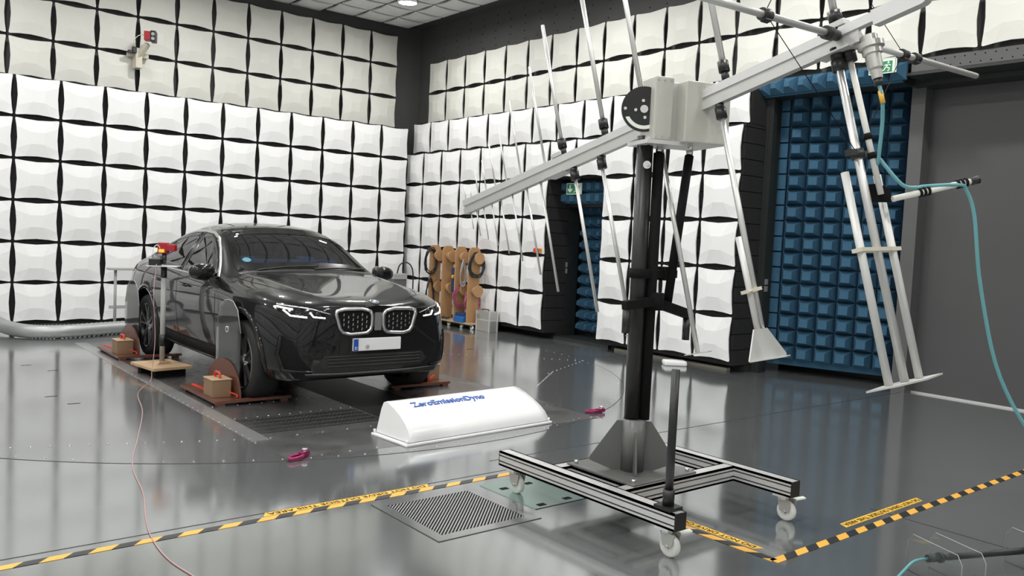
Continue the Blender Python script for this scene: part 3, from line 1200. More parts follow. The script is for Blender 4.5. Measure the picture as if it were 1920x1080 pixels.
# glazing with black borders and bright surround
for md_ in ('L', 'R'):
    for pl in SIDEWIN:
        g = patch(MB(), pl, md_, .003, .06).build('side_window', CARGLASS, car)
        strip(MB(), inset(pl, .022), .05, md_, .0045, .04, True).build('window_seal', TRIM, g)
    top = [(1.575, 1.065), (1.77, 1.215), (1.97, 1.365), (2.15, 1.472), (2.36, 1.53), (2.62, 1.547), (2.95, 1.54), (3.2, 1.51), (3.44, 1.455), (3.66, 1.375), (3.86, 1.283), (4.02, 1.19)]
    top = [(l, z - (.040 * (z - 1.1) / .42 if z > 1.1 else 0)) for l, z in top]
    strip(MB(), top, .020, md_, .010, .05).build('window_trim', SATIN, car)
    strip(MB(), [(1.60, 1.056), (2.2, 1.06), (2.68, 1.07), (3.2, 1.085), (3.75, 1.12), (4.0, 1.165)], .016, md_, .010, .06).build('window_trim', SATIN, car)
    strip(MB(), [(2.64, 1.07), (2.64, 1.53)], .09, md_, .0035, .05).build('b_pillar', TRIM, car)
    # shut lines
    for ln in ([(1.50, 1.03), (1.46, .80), (1.50, .42)], [(2.64, 1.05), (2.63, .75), (2.60, .42)], [(3.46, 1.08), (3.50, .85), (3.42, .62), (3.28, .44)], [(1.50, .41), (2.4, .40), (3.28, .42)]):
        strip(MB(), ln, .009, md_, .0012, .05, thick=False).build('shut_line', BLACK_MT, car)
    for l in (2.38, 3.28):
        h_ = MB()
        h_.tube([hit((l - .11, .935), md_, .006), hit((l - .09, .935), md_, .035), hit((l + .09, .945), md_, .035), hit((l + .11, .945), md_, .006)], .012, 8)
        h_.build('door_handle', PAINT, car)
    strip(MB(), [(1.42, .345), (2.3, .34), (3.25, .36)], .10, md_, .012, .1).build('side_skirt', BLACK_MT, car)
    for l in AX:
        ring = [(l + .44 * math.cos(R(t)), .385 + .44 * math.sin(R(t))) for t in range(-8, 189, 7)]
        strip(MB(), ring,   .045, md_, .010, .05).build('wheel_arch_trim', PAINT, car)
ws = patch(MB(), WSHIELD, 'F', .003, .06).build('windshield', CARGLASS, car)
strip(MB(), inset(WSHIELD, .026), .06, 'F', .0045, .05, True, thick=False).build('windshield_border', TRIM, ws)
# hood shut lines and creases
for sg in (-1, 1):
    strip(MB(), [(.36 * sg, .12), (.58 * sg, .28), (.70 * sg, .6), (.76 * sg, 1.0), (.79 * sg, 1.36)], .008, 'T', .0012, .06, thick=False).build('shut_line', BLACK_MT, car)
strip(MB(), [(-.74, 1.385), (-.4, 1.40), (0, 1.405), (.4, 1.40), (.74, 1.385)], .07, 'T', .004, .06).build('cowl', BLACK_PL, car)
wp = MB()
wp.tube([hit((-.55, 1.40), 'T', .012), hit((-.2, 1.44), 'T', .02), hit((.12, 1.46), 'T', .02)], .009, 6)
wp.tube([hit((.05, 1.40), 'T', .012), hit((.35, 1.43), 'T', .02), hit((.66, 1.46), 'T', .02)], .009, 6)
wp.build('wiper', BLACK_PL, car)
# interior
it = MB()
it.box(W(1.50, -.68, .35), W(3.9, .68, .50))
it.bbox(W(1.45, -.70, .80), W(1.85, .70, 1.07), .05)
it.build('dashboard', INTERIOR, car)
for l, ss in ((2.45, (-.36, .36)), (3.35, (-.38, .38))):
    for s_ in ss:
        q = MB()
        q.bbox(W(l - .35, s_ - .25, .5), W(l + .15, s_ + .25, .72), .05)
        q.bbox(W(l + .08, s_ - .24, .68), W(l + .24, s_ + .24, 1.22), .06)
        q.bbox(W(l + .14, s_ - .13, 1.24), W(l + .23, s_ + .13, 1.42), .04)
        q.build('seat', INTERIOR, car)
sw = MB()
sw.tube([W(1.98 + .06 * math.sin(t), .36 + .18 * math.cos(t), 1.02 + .17 * math.sin(t)) for t in [k * math.pi / 8 for k in range(17)]], .016, 8)
sw.build('steering_wheel', INTERIOR, car)
bl = MB()
bl.bbox(W(1.69, -.60, 1.07), W(1.82, .46, 1.250), .02)
bl.bbox(W(1.71, .02, 1.24), W(1.82, .20, 1.283), .015)
bl.bbox(W(1.71, -.58, 1.24), W(1.82, -.45, 1.275), .015)
bl.build('dash_cloth', CLOTHB, car)
st_ = MB()
st_.cyl(hit((-.575, 1.24), 'F', -.006), hit((-.575, 1.24), 'F', .0042), .042, 20)
st_.build('windshield_sticker', STICKER, car)

# kidney grille
KID = [(.045, .845), (.075, .885), (.16, .905), (.33, .90), (.405, .885), (.415, .845), (.375, .715), (.345, .675), (.27, .658), (.10, .668), (.06, .70), (.045, .75)]
for sg in (-1, 1):
    pl = [(x * sg, z) for x, z in KID]
    k_ = patch(MB(), inset(pl, .012), 'F', .004, .05).build('kidney_grille', BLACK_MT, car)
    strip(MB(), inset(pl, .012), .026, 'F', .022, .03, True).build('chrome_frame', SATIN, k_)
    pn = MB()
    ip = inset(pl, .034)
    for ci in range(8):
        x = .07 + ci * .044
        for rj in range(7):
            z = .675 + rj * .042 + (.021 if ci % 2 else 0)
            if inside((x * sg, z - .012), ip) and inside((x * sg, z + .012), ip):
                a, b = hit((x * sg, z - .012), 'F', .008), hit((x * sg, z + .012), 'F', .014)
                pn.obox(a, b, .006, .010, up=(0, -1, 0))
    tag(pn.build('grille_pins', SATIN, k_), kind='stuff')
pb = MB()
pb.obox(hit((0, .70), 'F', .012), hit((0, .86), 'F', .014), .07, .012, up=(0, -1, 0))
pb.build('grille_bridge', SATIN, car)
# headlights
HL = [(.445, .838), (.50, .872), (.60, .885), (.72, .90), (.815, .915), (.845, .90), (.84, .87), (.79, .835), (.70, .80), (.56, .785), (.48, .795)]
for sg in (-1, 1):
    pl = [(x * sg, z) for x, z in HL]
    hl = patch(MB(), pl, 'F', .004, .04).build('headlight', TRIM, car)
    led_ = MB()
    strip(led_, [(x * sg, z) for x, z in ((.80, .875), (.765, .832), (.65, .820))], .013, 'F', .010, .02)
    strip(led_, [(x * sg, z) for x, z in ((.625, .862), (.60, .825), (.50, .815))], .012, 'F', .010, .02)
    strip(led_, [(x * sg, z) for x, z in ((.825, .90), (.79, .89), (.74, .882))], .012, 'F', .010, .02)
    led_.build('daytime_light', LED, hl)
    q = MB()
    for (x, z) in ((.705, .865), (.555, .85)):
        p0 = hit((x * sg, z), 'F', .006)
        q.ball(p0, (.030, .016, .030), 14, 8)
    q.build('projector_lens', CARGLASS, hl)
    strip(MB(), [(x * sg, z) for x, z in ((.455, .848), (.60, .888), (.82, .918))], .007, 'F', .008, .03).build('chrome_edge', SATIN, hl)
# bumper openings
for sg in (-1, 1):
    pl = [(x * sg, z) for x, z in ((.60, .36), (.80, .37), (.84, .50), (.82, .66), (.76, .62), (.70, .47))]
    patch(MB(), pl, 'F', .003, .05).build('air_intake', BLACK_MT, car)
    strip(MB(), [(x * sg, z) for x, z in ((.83, .66), (.85, .50), (.81, .365), (.60, .35))], .016, 'F', .014, .04).build('intake_trim', TRIM, car)
ci_ = patch(MB(), [(-.48, .36), (.48, .36), (.55, .42), (.50, .49), (-.50, .49), (-.55, .42)], 'F', .003, .06).build('lower_grille', PIT_BLACK, car)
sl = MB()
for z in (.39, .42, .45, .475):
    strip(sl, [(-.47, z), (.47, z)], .008, 'F', .012, .08)
tag(sl.build('grille_slats', BLACK_PL, ci_), kind='stuff')
strip(MB(), [(-.66, .325), (-.3, .318), (.3, .318), (.66, .325)], .03, 'F', .02, .06).build('splitter', BLACK_PL, car)
# badge
bc = hit((0, .945), 'F', .002)
bn = (hit((0, .945), 'F', .1) - bc).normalized()
bd = MB()
bd.cyl(bc, bc + bn * .008, .041, 32)
bdg = bd.build('badge', SATIN, car)
q = MB()
q.cyl(bc + bn * .008, bc + bn * .0095, .036, 32)
q.build('badge_ring', BLACK_PL, bdg)
ux = Vector((1, 0, 0))
uz = bn.cross(ux).normalized()
for k in range(4):
    q = MB()
    pts = [bc + bn * .0105] + [bc + bn * .0105 + ux * (.024 * math.cos(R(90 * k + t))) + uz * (.024 * math.sin(R(90 * k + t))) for t in range(0, 91, 15)]
    q.raw(pts, [tuple(range(len(pts)))])
    q.build('badge_field', BADGEB if k % 2 else NUMW, bdg)
# number plate
px = hit((0, .575), 'F', .012)
pb = MB()
pb.bbox((CARX - .24, px.y - .008, .52), (CARX + .245, px.y + .02, .632), .004)
npl = pb.build('number_plate', NUMW, car)
MB().box((CARX - .238, px.y - .010, .524), (CARX - .192, px.y - .006, .628)).build('plate_band', EUBLUE, npl)
text_mesh('plate_letter', 'D', .035, basis((CARX - .215, px.y - .0115, .545), (1, 0, 0), (0, 0, 1), (0, -1, 0)), SIGNW, npl)
MB().cyl((CARX - .10, px.y - .0105, .555), (CARX - .10, px.y - .006, .555), .019, 20).build('plate_seal', CABINET, npl)
# tail lamps, rear details
for sg, md_ in ((-1, 'L'), (1, 'R')):
    patch(MB(), [(4.36, 1.045), (4.60, 1.05), (4.66, .99), (4.62, .945), (4.42, .97)], md_, .005, .04).build('tail_lamp', REDLAMP, car)
strip(MB(), [(-.5, 1.10), (.5, 1.10)], .05, 'B', .02, .1).build('tailgate_spoiler', PAINT, car)
# mirrors
for sg in (-1, 1):
    c = W(1.66, sg * 1.005, 1.115)
    q = MB()
    q.ball(c, (.125, .085, .082), 20, 12)
    pw = lambda t_, r_: math.copysign(abs(t_ / r_) ** .72 * r_, t_)
    for v in q.v:
        v.x, v.y, v.z = c.x + pw(v.x - c.x, .125), c.y + pw(v.y - c.y, .085), c.z + pw(v.z - c.z, .082) * (1 + .18 * sg * -(v.x - c.x) / .125)
        if v.y > c.y + .03:
            v.y = c.y + .03
    mr = q.build('mirror', PAINT, car)
    q = MB()
    q.obox(W(1.62, sg * .88, 1.03), W(1.655, sg * .98, 1.075), .10, .04)
    q.build('mirror_arm', BLACK_PL, mr)
    q = MB()
    q.obox(c + V(-.10, .032, 0), c + V(.10, .032, 0), .006, .12)
    q.build('mirror_glass', CHROME, mr)
# wheels
for l in AX:
    for sg in (-1, 1):
        c = W(l, sg * .81, .365)
        ax = Vector((sg, 0, 0))
        q = MB()
        q.lathe([(.262, -.115), (.30, -.125), (.345, -.12), (.362, -.10), (.366, -.05), (.366, .05), (.362, .10), (.345, .12), (.30, .125), (.262, .115)], c, ax, 64)
        wh = q.build('tyre', TYRE, car)
        q = MB()
        q.lathe([(.262, -.115), (.262, .115), (.25, .118), (.243, .10), (.235, .03), (.235, -.11)], c, ax, 48)
        rm = q.build('rim', RIM, wh)
        q = MB()
        q.lathe([(.0, .06), (.22, .045), (.235, -.02)], c, ax, 40)
        q.build('brake_disc', INTERIOR, wh)
        q = MB()
        q.lathe([(0, .106), (.04, .104), (.055, .085), (.06, .05)], c, ax, 24)
        for k in range(5):
            for dv in (-9, 9):
                t0, t1 = R(72 * k + dv * .3 + 18), R(72 * k + dv * 1.6 + 18)
                u0 = Vector((0, math.cos(t0), math.sin(t0)))
                u1 = Vector((0, math.cos(t1), math.sin(t1)))
                q.obox(c + ax * .088 + u0 * .04, c + ax * .100 + u1 * .245, .020, .026, up=ax)
        q.build('spokes', SATIN, rm)
        q = MB()
        q.lathe([(.246, .112), (.252, .120), (.258, .114)], c, ax, 48)
        q.build('rim_lip', SATIN, rm)
        q = MB()
        n_ = 20
        q.lathe([(.40, -.15), (.40, .02)], W(l, sg * .80, .385), ax, 48)
        q.lathe([(.40, -.15), (.0, -.15)], W(l, sg * .80, .385), ax, 48)
        q.f = [f for f in q.f if sum(q.v[i].z for i in f) / len(f) > .26]
        q.m = q.m[:len(q.f)]
        q.s = q.s[:len(q.f)]
        q.build('wheel_well', BLACK_MT, car)

# ================================================================== ANTENNA MAST ON ITS TROLLEY
MX, MY = 3.625, 3.245
ms = thing('antenna_mast', (MX, MY, 0), 'black antenna mast on a wheeled aluminium profile trolley', 'antenna stand')
RZ0, RZ1 = .155, .245


def profile_bar(a, b, name='profile_rail'):
    """slotted aluminium extrusion: core, lips and dark slots"""
    a, b = Vector(a), Vector(b)
    w_, h_ = .085, RZ1 - RZ0
    d_ = (b - a).normalized()
    s_ = d_.cross(V(0, 0, 1)).normalized()
    mb = MB()
    mb.obox(a, b, w_ - .016, h_ - .016, mi=1)
    for i in (-1, 0, 1):
        for j in (-1, 1):
            wd = .027 if i else .024
            off = s_ * (i * (w_ / 2 - .0135)) + V(0, 0, j * (h_ / 2 - .006))
            mb.obox(a + off, b + off, wd, .012)
            off = s_ * (j * (w_ / 2 - .006)) + V(0, 0, i * (h_ / 2 - .0115))
            mb.obox(a + off, b + off, .012, .023 if i else .026)
    o = mb.build(name, [ALU, SEAM], ms)
    for e_, q in ((a, -1), (b, 1)):
        MB().obox(e_ + d_ * q * .0005, e_ + d_ * q * .006, w_, h_).build('end_cap', BLACK_PL, o)
    return o


zc = (RZ0 + RZ1) / 2
profile_bar((3.282, 2.60, zc), (3.282, 4.0, zc))
profile_bar((4.324, 2.61, zc), (4.324, 4.0, zc))
profile_bar((3.325, 3.045, zc), (4.281, 3.045, zc))
profile_bar((3.325, 3.555, zc), (4.281, 3.555, zc))
profile_bar((3.43, 3.088, zc), (3.43, 3.512, zc))
MB().bbox((3.40, 3.02, RZ1), (3.94, 3.56, RZ1 + .012), .004).build('base_plate', GREY_STEEL, ms)
bo_ = MB()
for x in (3.44, 3.90):
    for y in (3.06, 3.52):
        bo_.cyl((x, y, RZ1 + .01), (x, y, RZ1 + .03), .013, 6)
bo_.build('plate_bolts', SCREW, ms)
for (x, y) in ((3.282, 2.68), (3.282, 3.90), (4.324, 2.68), (4.324, 3.90)):
    c = Vector((x + .01, y - .02, .058))
    q = MB()
    q.box((x - .045, y - .045, .143), (x + .045, y + .045, .155))
    q.cyl((x, y, .122), (x, y, .145), .032, 20)
    cs = q.build('caster_plate', ALU, ms)
    q = MB()
    for sg in (-1, 1):
        q.prism([(-.03, 0), (.03, 0), (.045, .07), (-.045, .07)], sg * .026, sg * .030, lambda u, v, d_: c + V(d_, u, v))
    q.cyl(c - V(.034, 0, 0), c + V(.034, 0, 0), .009, 12)
    q.build('caster_fork', CASE, cs)
    q = MB()
    q.lathe([(.012, -.018), (.048, -.019), (.056, -.014), (.058, 0), (.056, .014), (.048, .019), (.012, .018)], c, (1, 0, 0), 32)
    q.build('caster_wheel', NYLON, cs)
    q = MB()
    q.obox(c + V(.03, -.03, .07), c + V(.09, -.055, .078), .03, .008)
    q.build('brake_lever', SIGNW, cs)
# lower steel sleeve with four gussets
TZ = 2.19
q = MB()
q.cyl((MX, MY, RZ1 + .012), (MX, MY, .56), .068, 28)
q.build('mast_sleeve', GREY_STEEL, ms)
for k, ang in enumerate((R(-39), R(51), R(141), R(231))):
    dv = Vector((math.cos(ang), math.sin(ang), 0))
    pv = Vector((-dv.y, dv.x, 0))
    q = MB()
    q.prism([(.06, .0), (.12, .0), (.25 if k in (0, 2) else .16, .05), (.25 if k in (0, 2) else .16, .07), (.10, .29), (.066, .29)] if k in (0, 2) else
            [(.06, .0), (.16, .0), (.16, .02), (.09, .24), (.066, .24)], -.005, .005,
            lambda u, v, d_: Vector((MX, MY, RZ1 + .012 + v)) + dv * u + pv * d_)
    q.build('gusset', GREY_STEEL, ms)
q = MB()
q.cyl((MX - .012, MY + .010, .555), (MX - .022, MY + .014, TZ), .046, 28)
q.build('mast_tube', BLACK_PL, ms)
q = MB()
q.cyl((MX - .015, MY + .004, 1.38), (MX - .015, MY + .004, 1.435), .066, 24)
q.box((MX + .02, MY - .05, 1.385), (MX + .25, MY + .0, 1.43))
q.box((MX + .13, MY - .06, 1.37), (MX + .18, MY + .01, 1.45))
q.build('mast_clamp', BLACK_MT, ms)
# rear strut pair reaching from the crank arm up to the head
U1, U2 = Vector((MX + .05, MY - .04, 1.18)), Vector((MX + .046, MY - .034, 2.10))
q = MB()
q.cyl((MX + .042, MY - .036, .558), U2, .031, 16)
q.build('actuator_tube', BLACK_MT, ms)
S1, S2 = Vector((MX + .16, MY - .06, 1.22)), Vector((MX + .235, MY - .10, 2.10))
q = MB()
q.cyl(S1, S2, .026, 16)
q.build('tilt_strut', BLACK_MT, ms)
for a, b in ((U2, U2 + V(0, 0, .10)), (S2, S2 + V(.005, -.005, .10))):
    q = MB()
    q.cyl(a, b, .014, 12)
    q.cyl(b - V(.03, 0, .03), b + V(.03, 0, -.03), .012, 10)
    q.cyl(a, a + V(0, 0, .03), .02, 12)
    q.build('universal_joint', CHROME, ms)
q = MB()
q.obox((MX - .16, MY - .02, 1.225), (MX + .03, MY - .06, 1.25), .05, .05)
q.obox((MX + .03, MY - .06, 1.25), (MX + .33, MY - .09, 1.17), .05, .055)
q.cyl((MX + .06, MY - .06, 1.20), (MX + .06, MY - .06, 1.30), .045, 16)
cr_ = q.build('crank_arm', BLACK_MT, ms)
for p in ((MX - .15, MY - .03, 1.20), (MX + .31, MY - .09, 1.15)):
    q = MB()
    q.cyl(p, (p[0], p[1], p[2] - .13), .022, 14)
    q.build('crank_handle', BLACK_PL, cr_)
# bolts beneath the head
for z in (2.155, 2.02):
    q = MB()
    q.cyl((MX - .05, MY - .04, z), (MX - .085, MY - .065, z), .022, 14)
    q.cyl((MX - .075, MY - .06, z), (MX - .10, MY - .08, z), .012, 6)
    q.build('clamp_bolt', CHROME, ms)
# spare black support tube on the near end of the rail
q = MB()
q.box((3.235, 2.625, RZ1), (3.33, 2.735, RZ1 + .018))
q.cyl((3.282, 2.68, RZ1 + .018), (3.282, 2.68, RZ1 + .10), .03, 20)
q.cyl((3.282, 2.68, RZ1 + .02), (3.282, 2.68, .955), .0215, 20)
q.build('support_tube', BLACK_PL, ms)
# head: toothed disc, bearing block, gearbox
HX, HY, HZ = MX - .005, MY - .03, 2.325
PHI = R(-20)     # the head is turned a little about the mast
hx = Vector((math.cos(PHI), math.sin(PHI), 0))
hy = Vector((-math.sin(PHI), math.cos(PHI), 0))
HM = basis((HX, HY, HZ), hx, hy, (0, 0, 1))
q = MB()
n_ = 72
vs_ = []
disc_c = HM @ V(-.085, -.03, .005)
dn_ = (hx * -.35 + hy * -.94).normalized()
du_ = Vector((0, 0, 1)).cross(dn_).normalized()
prof = []
for k in range(n_ * 2):
    t = math.pi * k / n_
    rr = .128 if k % 2 else .124
    prof.append((rr * math.cos(t), rr * math.sin(t)))
q.prism(prof, -.006, .006, lambda u, v, d_: disc_c + du_ * u + V(0, 0, v) + dn_ * d_)
dk = q.build('toothed_disc', GREY_STEEL if False else BLACK_PL, ms)
q = MB()
q.cyl(disc_c + dn_ * .004, disc_c + dn_ * .012, .022, 20)
for k in range(4):
    t = R(90 * k + 8)
    p = disc_c + du_ * (.047 * math.cos(t)) + V(0, 0, .047 * math.sin(t))
    q.cyl(p + dn_ * .004, p + dn_ * .010, .009, 10)
p = disc_c + du_ * -.105
q.cyl(p, p + dn_ * .010, .009, 10)
q.build('disc_screws', SCREW, dk)
q = MB()
arc = [(.112 * math.cos(R(t)), .112 * math.sin(R(t))) for t in range(205, 300, 6)]
arc2 = [(.092 * math.cos(R(t)), .092 * math.sin(R(t))) for t in range(299, 204, -6)]
q.prism(arc + arc2, .004, .009, lambda u, v, d_: disc_c + du_ * u + V(0, 0, v) + dn_ * d_)
q.build('angle_scale', SIGNW, dk)
q = MB()
q.bbox((-.055, -.10, -.165), (.060, .06, .185), .008, mtx=HM)
blk = q.build('bearing_block', HEAD_BEIGE, ms)
q = MB()
for z in (-.145, .165):
    for x in (-.04, 0, .045):
        q.cyl(HM @ V(x, -.098, z), HM @ V(x, -.104, z), .006, 8)
q.build('block_screws', CASE, blk)
q = MB()
q.bbox((.055, -.07, -.17), (.13, .10, .165), .006, mtx=HM)
q.build('spacer_plate', PLATE_GREY, ms)
q = MB()
q.bbox((.10, -.17, -.175), (.385, .20, .165), .008, mtx=HM)
gb = q.build('gearbox', HEAD_BEIGE, ms)
q = MB()
q.bbox((.21, -.178, .03), (.36, -.165, .145), .004, mtx=HM)
q.build('cover_plate', HEAD_BEIGE, gb)
q = MB()
q.box((-.10, -.12, -.19), (.14, .12, -.168), mtx=HM)
q.build('mount_flange', PLATE_GREY, ms)

# ================================================================== LOG-PERIODIC ANTENNA
P0 = Vector((3.773, 3.257, 2.316))
Bd = Vector((0, .966, -.259)).normalized()
Ed = Vector((-.042, .259, .965))
Ed = (Ed - Bd * Ed.dot(Bd)).normalized()
Xd = Bd.cross(Ed).normalized()
an = thing('log_periodic_antenna', P0, 'large aluminium log-periodic antenna boom with long rod elements above the trolley', 'antenna')


def BP(t, x=0, e=0):
    return P0 + Bd * t + Xd * x + Ed * e


q = MB()
q.obox(BP(-1.285, 0, .034), BP(2.02, 0, .034), .048, .044, up=Ed)
q.build('upper_boom', ALU, an)
q = MB()
q.obox(BP(-1.20, 0, -.030), BP(2.02, 0, -.030), .048, .044, up=Ed)
q.obox(BP(-1.20, 0, .006), BP(2.02, 0, .006), .026, .04, up=Ed)
q.build('lower_boom', ALU_TUBE, an)
q = MB()
hs = [(math.cos(R(t)) * .046, math.sin(R(t)) * .046) for t in range(90, 271, 15)]
hs = [(math.cos(R(t)) * .036, .026 + math.sin(R(t)) * .036) for t in range(90, 271, 15)]
q.prism([(-1.28, .062), (-1.28, -.010)] + [(-1.50 + a_, b_) for a_, b_ in hs][::-1], -.030, .030, lambda u, v, d_: BP(u, d_, v))
q.build('boom_tail', ALU, an)
for t in (-1.10, .93):
    q = MB()
    q.bbox((-.03, -.05, 0), (.03, .05, .03), .004, mtx=basis(BP(t, 0, .058), Xd, Bd, Ed))
    q.obox(BP(t - .06, 0, -.056), BP(t + .12, 0, -.056), .11, .008, up=Ed)
    q.build('boom_clamp', PLATE_GREY, an)
els = [(-.402, 1.40, 1.397, .0175, .0165), (.114, 1.38, 1.379, .0155, .0145), (.5265, 1.20, 1.208, .0145, .013), (.8476, .968, 1.012, .0125, .0115),
       (1.1107, .752, .818, .0085, .009), (1.3155, .604, .670, .0065, .0075), (1.479, .465, .539, .006, .006), (1.612, .375, .454, .0055, .0055),
       (1.7234, .290, .368, .005, .005), (1.824, .243, .300, .0045, .0045), (1.913, .136, .251, .004, .0045), (1.984, .174, .181, .004, .004)]
for n_, (t, up_, lo_, ru, rl) in enumerate(els):
    o = .022 if n_ % 2 else -.022
    tu, tl = (t + .035, t - .035) if n_ < 5 else (t + .02, t - .02)
    if n_ % 2 == 0 and n_ < 5:
        tu, tl = tl, tu
    q = MB()
    q.cyl(BP(tu, 0, .055), BP(tu, 0, up_), ru, 14)
    eo = q.build('upper_element', ALU_TUBE, an)
    if n_ < 4:
        q = MB()
        q.cyl(BP(tu, 0, .05), BP(tu, 0, .11), .022, 16)
        q.cyl(BP(tu, 0, .105), BP(tu, 0, .165), .030, 18)
        q.build('collar', BLACK_PL, eo)
    q = MB()
    q.cyl(BP(tl, 0, -.05), BP(tl, 0, -lo_), rl, 14)
    eo = q.build('lower_element', ALU_TUBE, an)
    if n_ < 4:
        q = MB()
        q.cyl(BP(tl, 0, -.05), BP(tl, 0, -.085), .024, 16)
        q.cyl(BP(tl, 0, -.075), BP(tl, 0, -.135), .030, 18)
        q.build('collar', BLACK_PL, eo)
tl = -.402 + .035
# end loading of the second element: doubled tube, clamp, gusset and edge-on plate
q = MB()
q.cyl(BP(tl, -.055, -.80), BP(tl, -.035, -1.42), .0165, 14)
q.build('doubling_tube', PLATE_GREY, an)
q = MB()
q.obox(BP(tl, -.09, -1.10), BP(tl, .035, -1.085), .05, .018, up=Ed)
q.cyl(BP(tl - .03, -.10, -1.10), BP(tl - .03, -.07, -1.10), .008, 8)
q.build('tube_clamp', BEIGE, an)
q = MB()
q.prism([(-.19, -1.46), (.15, -1.46), (.15, -1.445), (.02, -1.30), (-.10, -1.30)], -.004, .004, lambda u, v, d_: BP(tl + d_ - .018, u, v))
q.build('end_gusset', PLATE_GREY, an)
q = MB()
q.prism([(-.19, -.02), (.02, -.10), (.22, -.0), (.02, .08)], -.003, .003, lambda u, v, d_: BP(tl + v, u, -1.463 + d_))
q.build('end_plate', PLATE_GREY, an)
tl = .114 - .035
q = MB()
q.prism([(-.12, 0), (.0, -.07), (.13, 0), (.0, .07)], -.003, .003, lambda u, v, d_: BP(tl + v, u, -1.375 + d_))
q.build('end_plate', PLATE_GREY, an)
q = MB()
q.prism([(-.05, 0), (.0, -.04), (.05, 0), (.0, .04)], -.003, .003, lambda u, v, d_: BP(.5265 + .035 + v, u, -1.20 + d_))
q.build('end_plate', PLATE_GREY, an)
# longest element at the back: long tubes, triple lower section
tb = -1.067
q = MB()
q.cyl(BP(tb - .03, 0, .04), BP(tb - .03, 0, 1.7), .0175, 16)
eo = q.build('upper_element', ALU_TUBE, an)
q = MB()
q.cyl(BP(tb - .03, 0, .05), BP(tb - .03, 0, .10), .028, 18)
q.cyl(BP(tb - .03, 0, .09), BP(tb - .03, 0, .145), .033, 20)
q.build('collar', BLACK_PL, eo)
q = MB()
q.cyl(BP(tb, 0, -.04), BP(tb, .0, -1.655), .0195, 16)
eo = q.build('lower_element', ALU_TUBE, an)
q = MB()
q.cyl(BP(tb, 0, -.03), BP(tb, 0, -.095), .030, 18)
q.cyl(BP(tb, 0, -.09), BP(tb, 0, -.145), .034, 20)
q.build('collar', BLACK_PL, eo)
for x, top_ in ((-.155, -.66), (.15, -.66)):
    q = MB()
    q.cyl(BP(tb, x, top_), BP(tb, x * .98, -1.655), .0185, 16)
    q.build('doubling_tube', PLATE_GREY, an)
q = MB()
q.obox(BP(tb, -.19, -1.03), BP(tb, .19, -1.03), .05, .018, up=Ed)
q.build('tube_clamp', BEIGE, an)
q = MB()
q.prism([(-.36, -.0), (-.15, -.05), (.10, -.06), (.40, .0), (.12, .06), (-.12, .05)], -.004, .004, lambda u, v, d_: BP(tb + v, u, -1.66 + d_))
q.build('end_plate', PLATE_GREY, an)
# horizontal brace tube with clamps and guy wires
q = MB()
q.cyl(BP(tb - .03, -1.42, .02), BP(tb - .03, -.06, .02), .0165, 16)
q.build('brace_tube', ALU_TUBE, an)
q = MB()
q.cyl(BP(tb - .03, .06, .02), BP(tb - .03, 1.60, .02), .0165, 16)
q.build('brace_tube', ALU_TUBE, an)
for x in (-.62, .66, .80):
    q = MB()
    q.cyl(BP(tb - .03, x - .028, .02), BP(tb - .03, x + .028, .02), .028, 16)
    q.obox(BP(tb - .03, x, .045), BP(tb - .03, x, -.01), .03, .05, up=Xd)
    q.build('brace_clamp', BLACK_PL, an)
for x in (-.075, .075):
    q = MB()
    q.cyl(BP(tb - .03, x * .3, .02), BP(tb - .03, x * 1.0, .02), .026, 16)
    q.cyl(BP(tb - .03, x * .9, .02), BP(tb - .03, x * 1.7, .02), .032, 18)
    q.build('tube_socket', BLACK_PL if x else ALU, an)
q = MB()
cl = BP(tb, 0, -.56)
for x in (-.62, .66):
    q.cyl(BP(tb - .03, x, .03), cl, .0022, 6)
    q.cyl(BP(tb - .03, x, .03), BP(tb - .03, 0, .66), .0022, 6)
q.build('guy_wire', BLACK_MT, an)
q = MB()
q.cyl(BP(tb, 0, -.54), BP(tb, 0, -.585), .032, 16)
q.obox(BP(tb, -.09, -.56), BP(tb, .08, -.56), .03, .03, up=Ed)
q.build('wire_clamp', BLACK_PL, an)
# coaxial feed connector under the boom
tcn = -1.235
q = MB()
q.lathe([(.0, -.04), (.038, -.04), (.038, -.07), (.060, -.075), (.060, -.10), (.045, -.105), (.045, -.13), (.036, -.135), (.034, -.20), (.026, -.21), (.024, -.25), (0, -.25)], BP(tcn), Ed, 28, sm=False)
q.build('feed_connector', CASE, an)

# ------------------------------------------------------------------ cable outrigger and teal feed cable
ou = thing('cable_outrigger', BP(-1.11, .03, -.1), 'cream plastic tube bracket carrying the teal cable behind the antenna', 'cable bracket')
q = MB()
A1, A2 = BP(-1.11, .035, -.09), BP(-1.11, .06, -.77)
q.cyl(A1, A2, .0145, 14)
q.build('down_tube', PVC, ou)
q = MB()
q.cyl(BP(-1.11, .033, -.03), BP(-1.11, .036, -.11), .032, 18)
q.build('cap', BLACK_PL, ou)
B1 = A2 + V(.035, -.04, -.02)
B2 = B1 + r2 * .38 + u2 * .085
q = MB()
q.cyl(B1, B2, .0145, 14)
q.build('side_tube', PVC, ou)
q = MB()
q.cyl(B2 - (B2 - B1).normalized() * .01, B2 + (B2 - B1).normalized() * .03, .019, 14)
q.build('end_cap', BLACK_PL, ou)
q = MB()
fd = Vector((.8, -.6, 0))
q.prism([(-.06, .05), (.0, .055), (.06, .02), (.065, -.035), (-.055, -.035)], -.004, .004, lambda u, v, d_: A2 + r2 * u + V(0, 0, v) + fwd * (d_ + .03))
q.build('knuckle_plate', BLACK_MT, ou)
bd_ = (B2 - B1).normalized()
for t in (.33, .80):
    p = B1.lerp(B2, t)
    for k in range(3):
        MB().cyl(p + bd_ * (.02 * k), p + bd_ * (.02 * k + .010), .022, 12).build('cable_tie', BLACK_MT, ou)
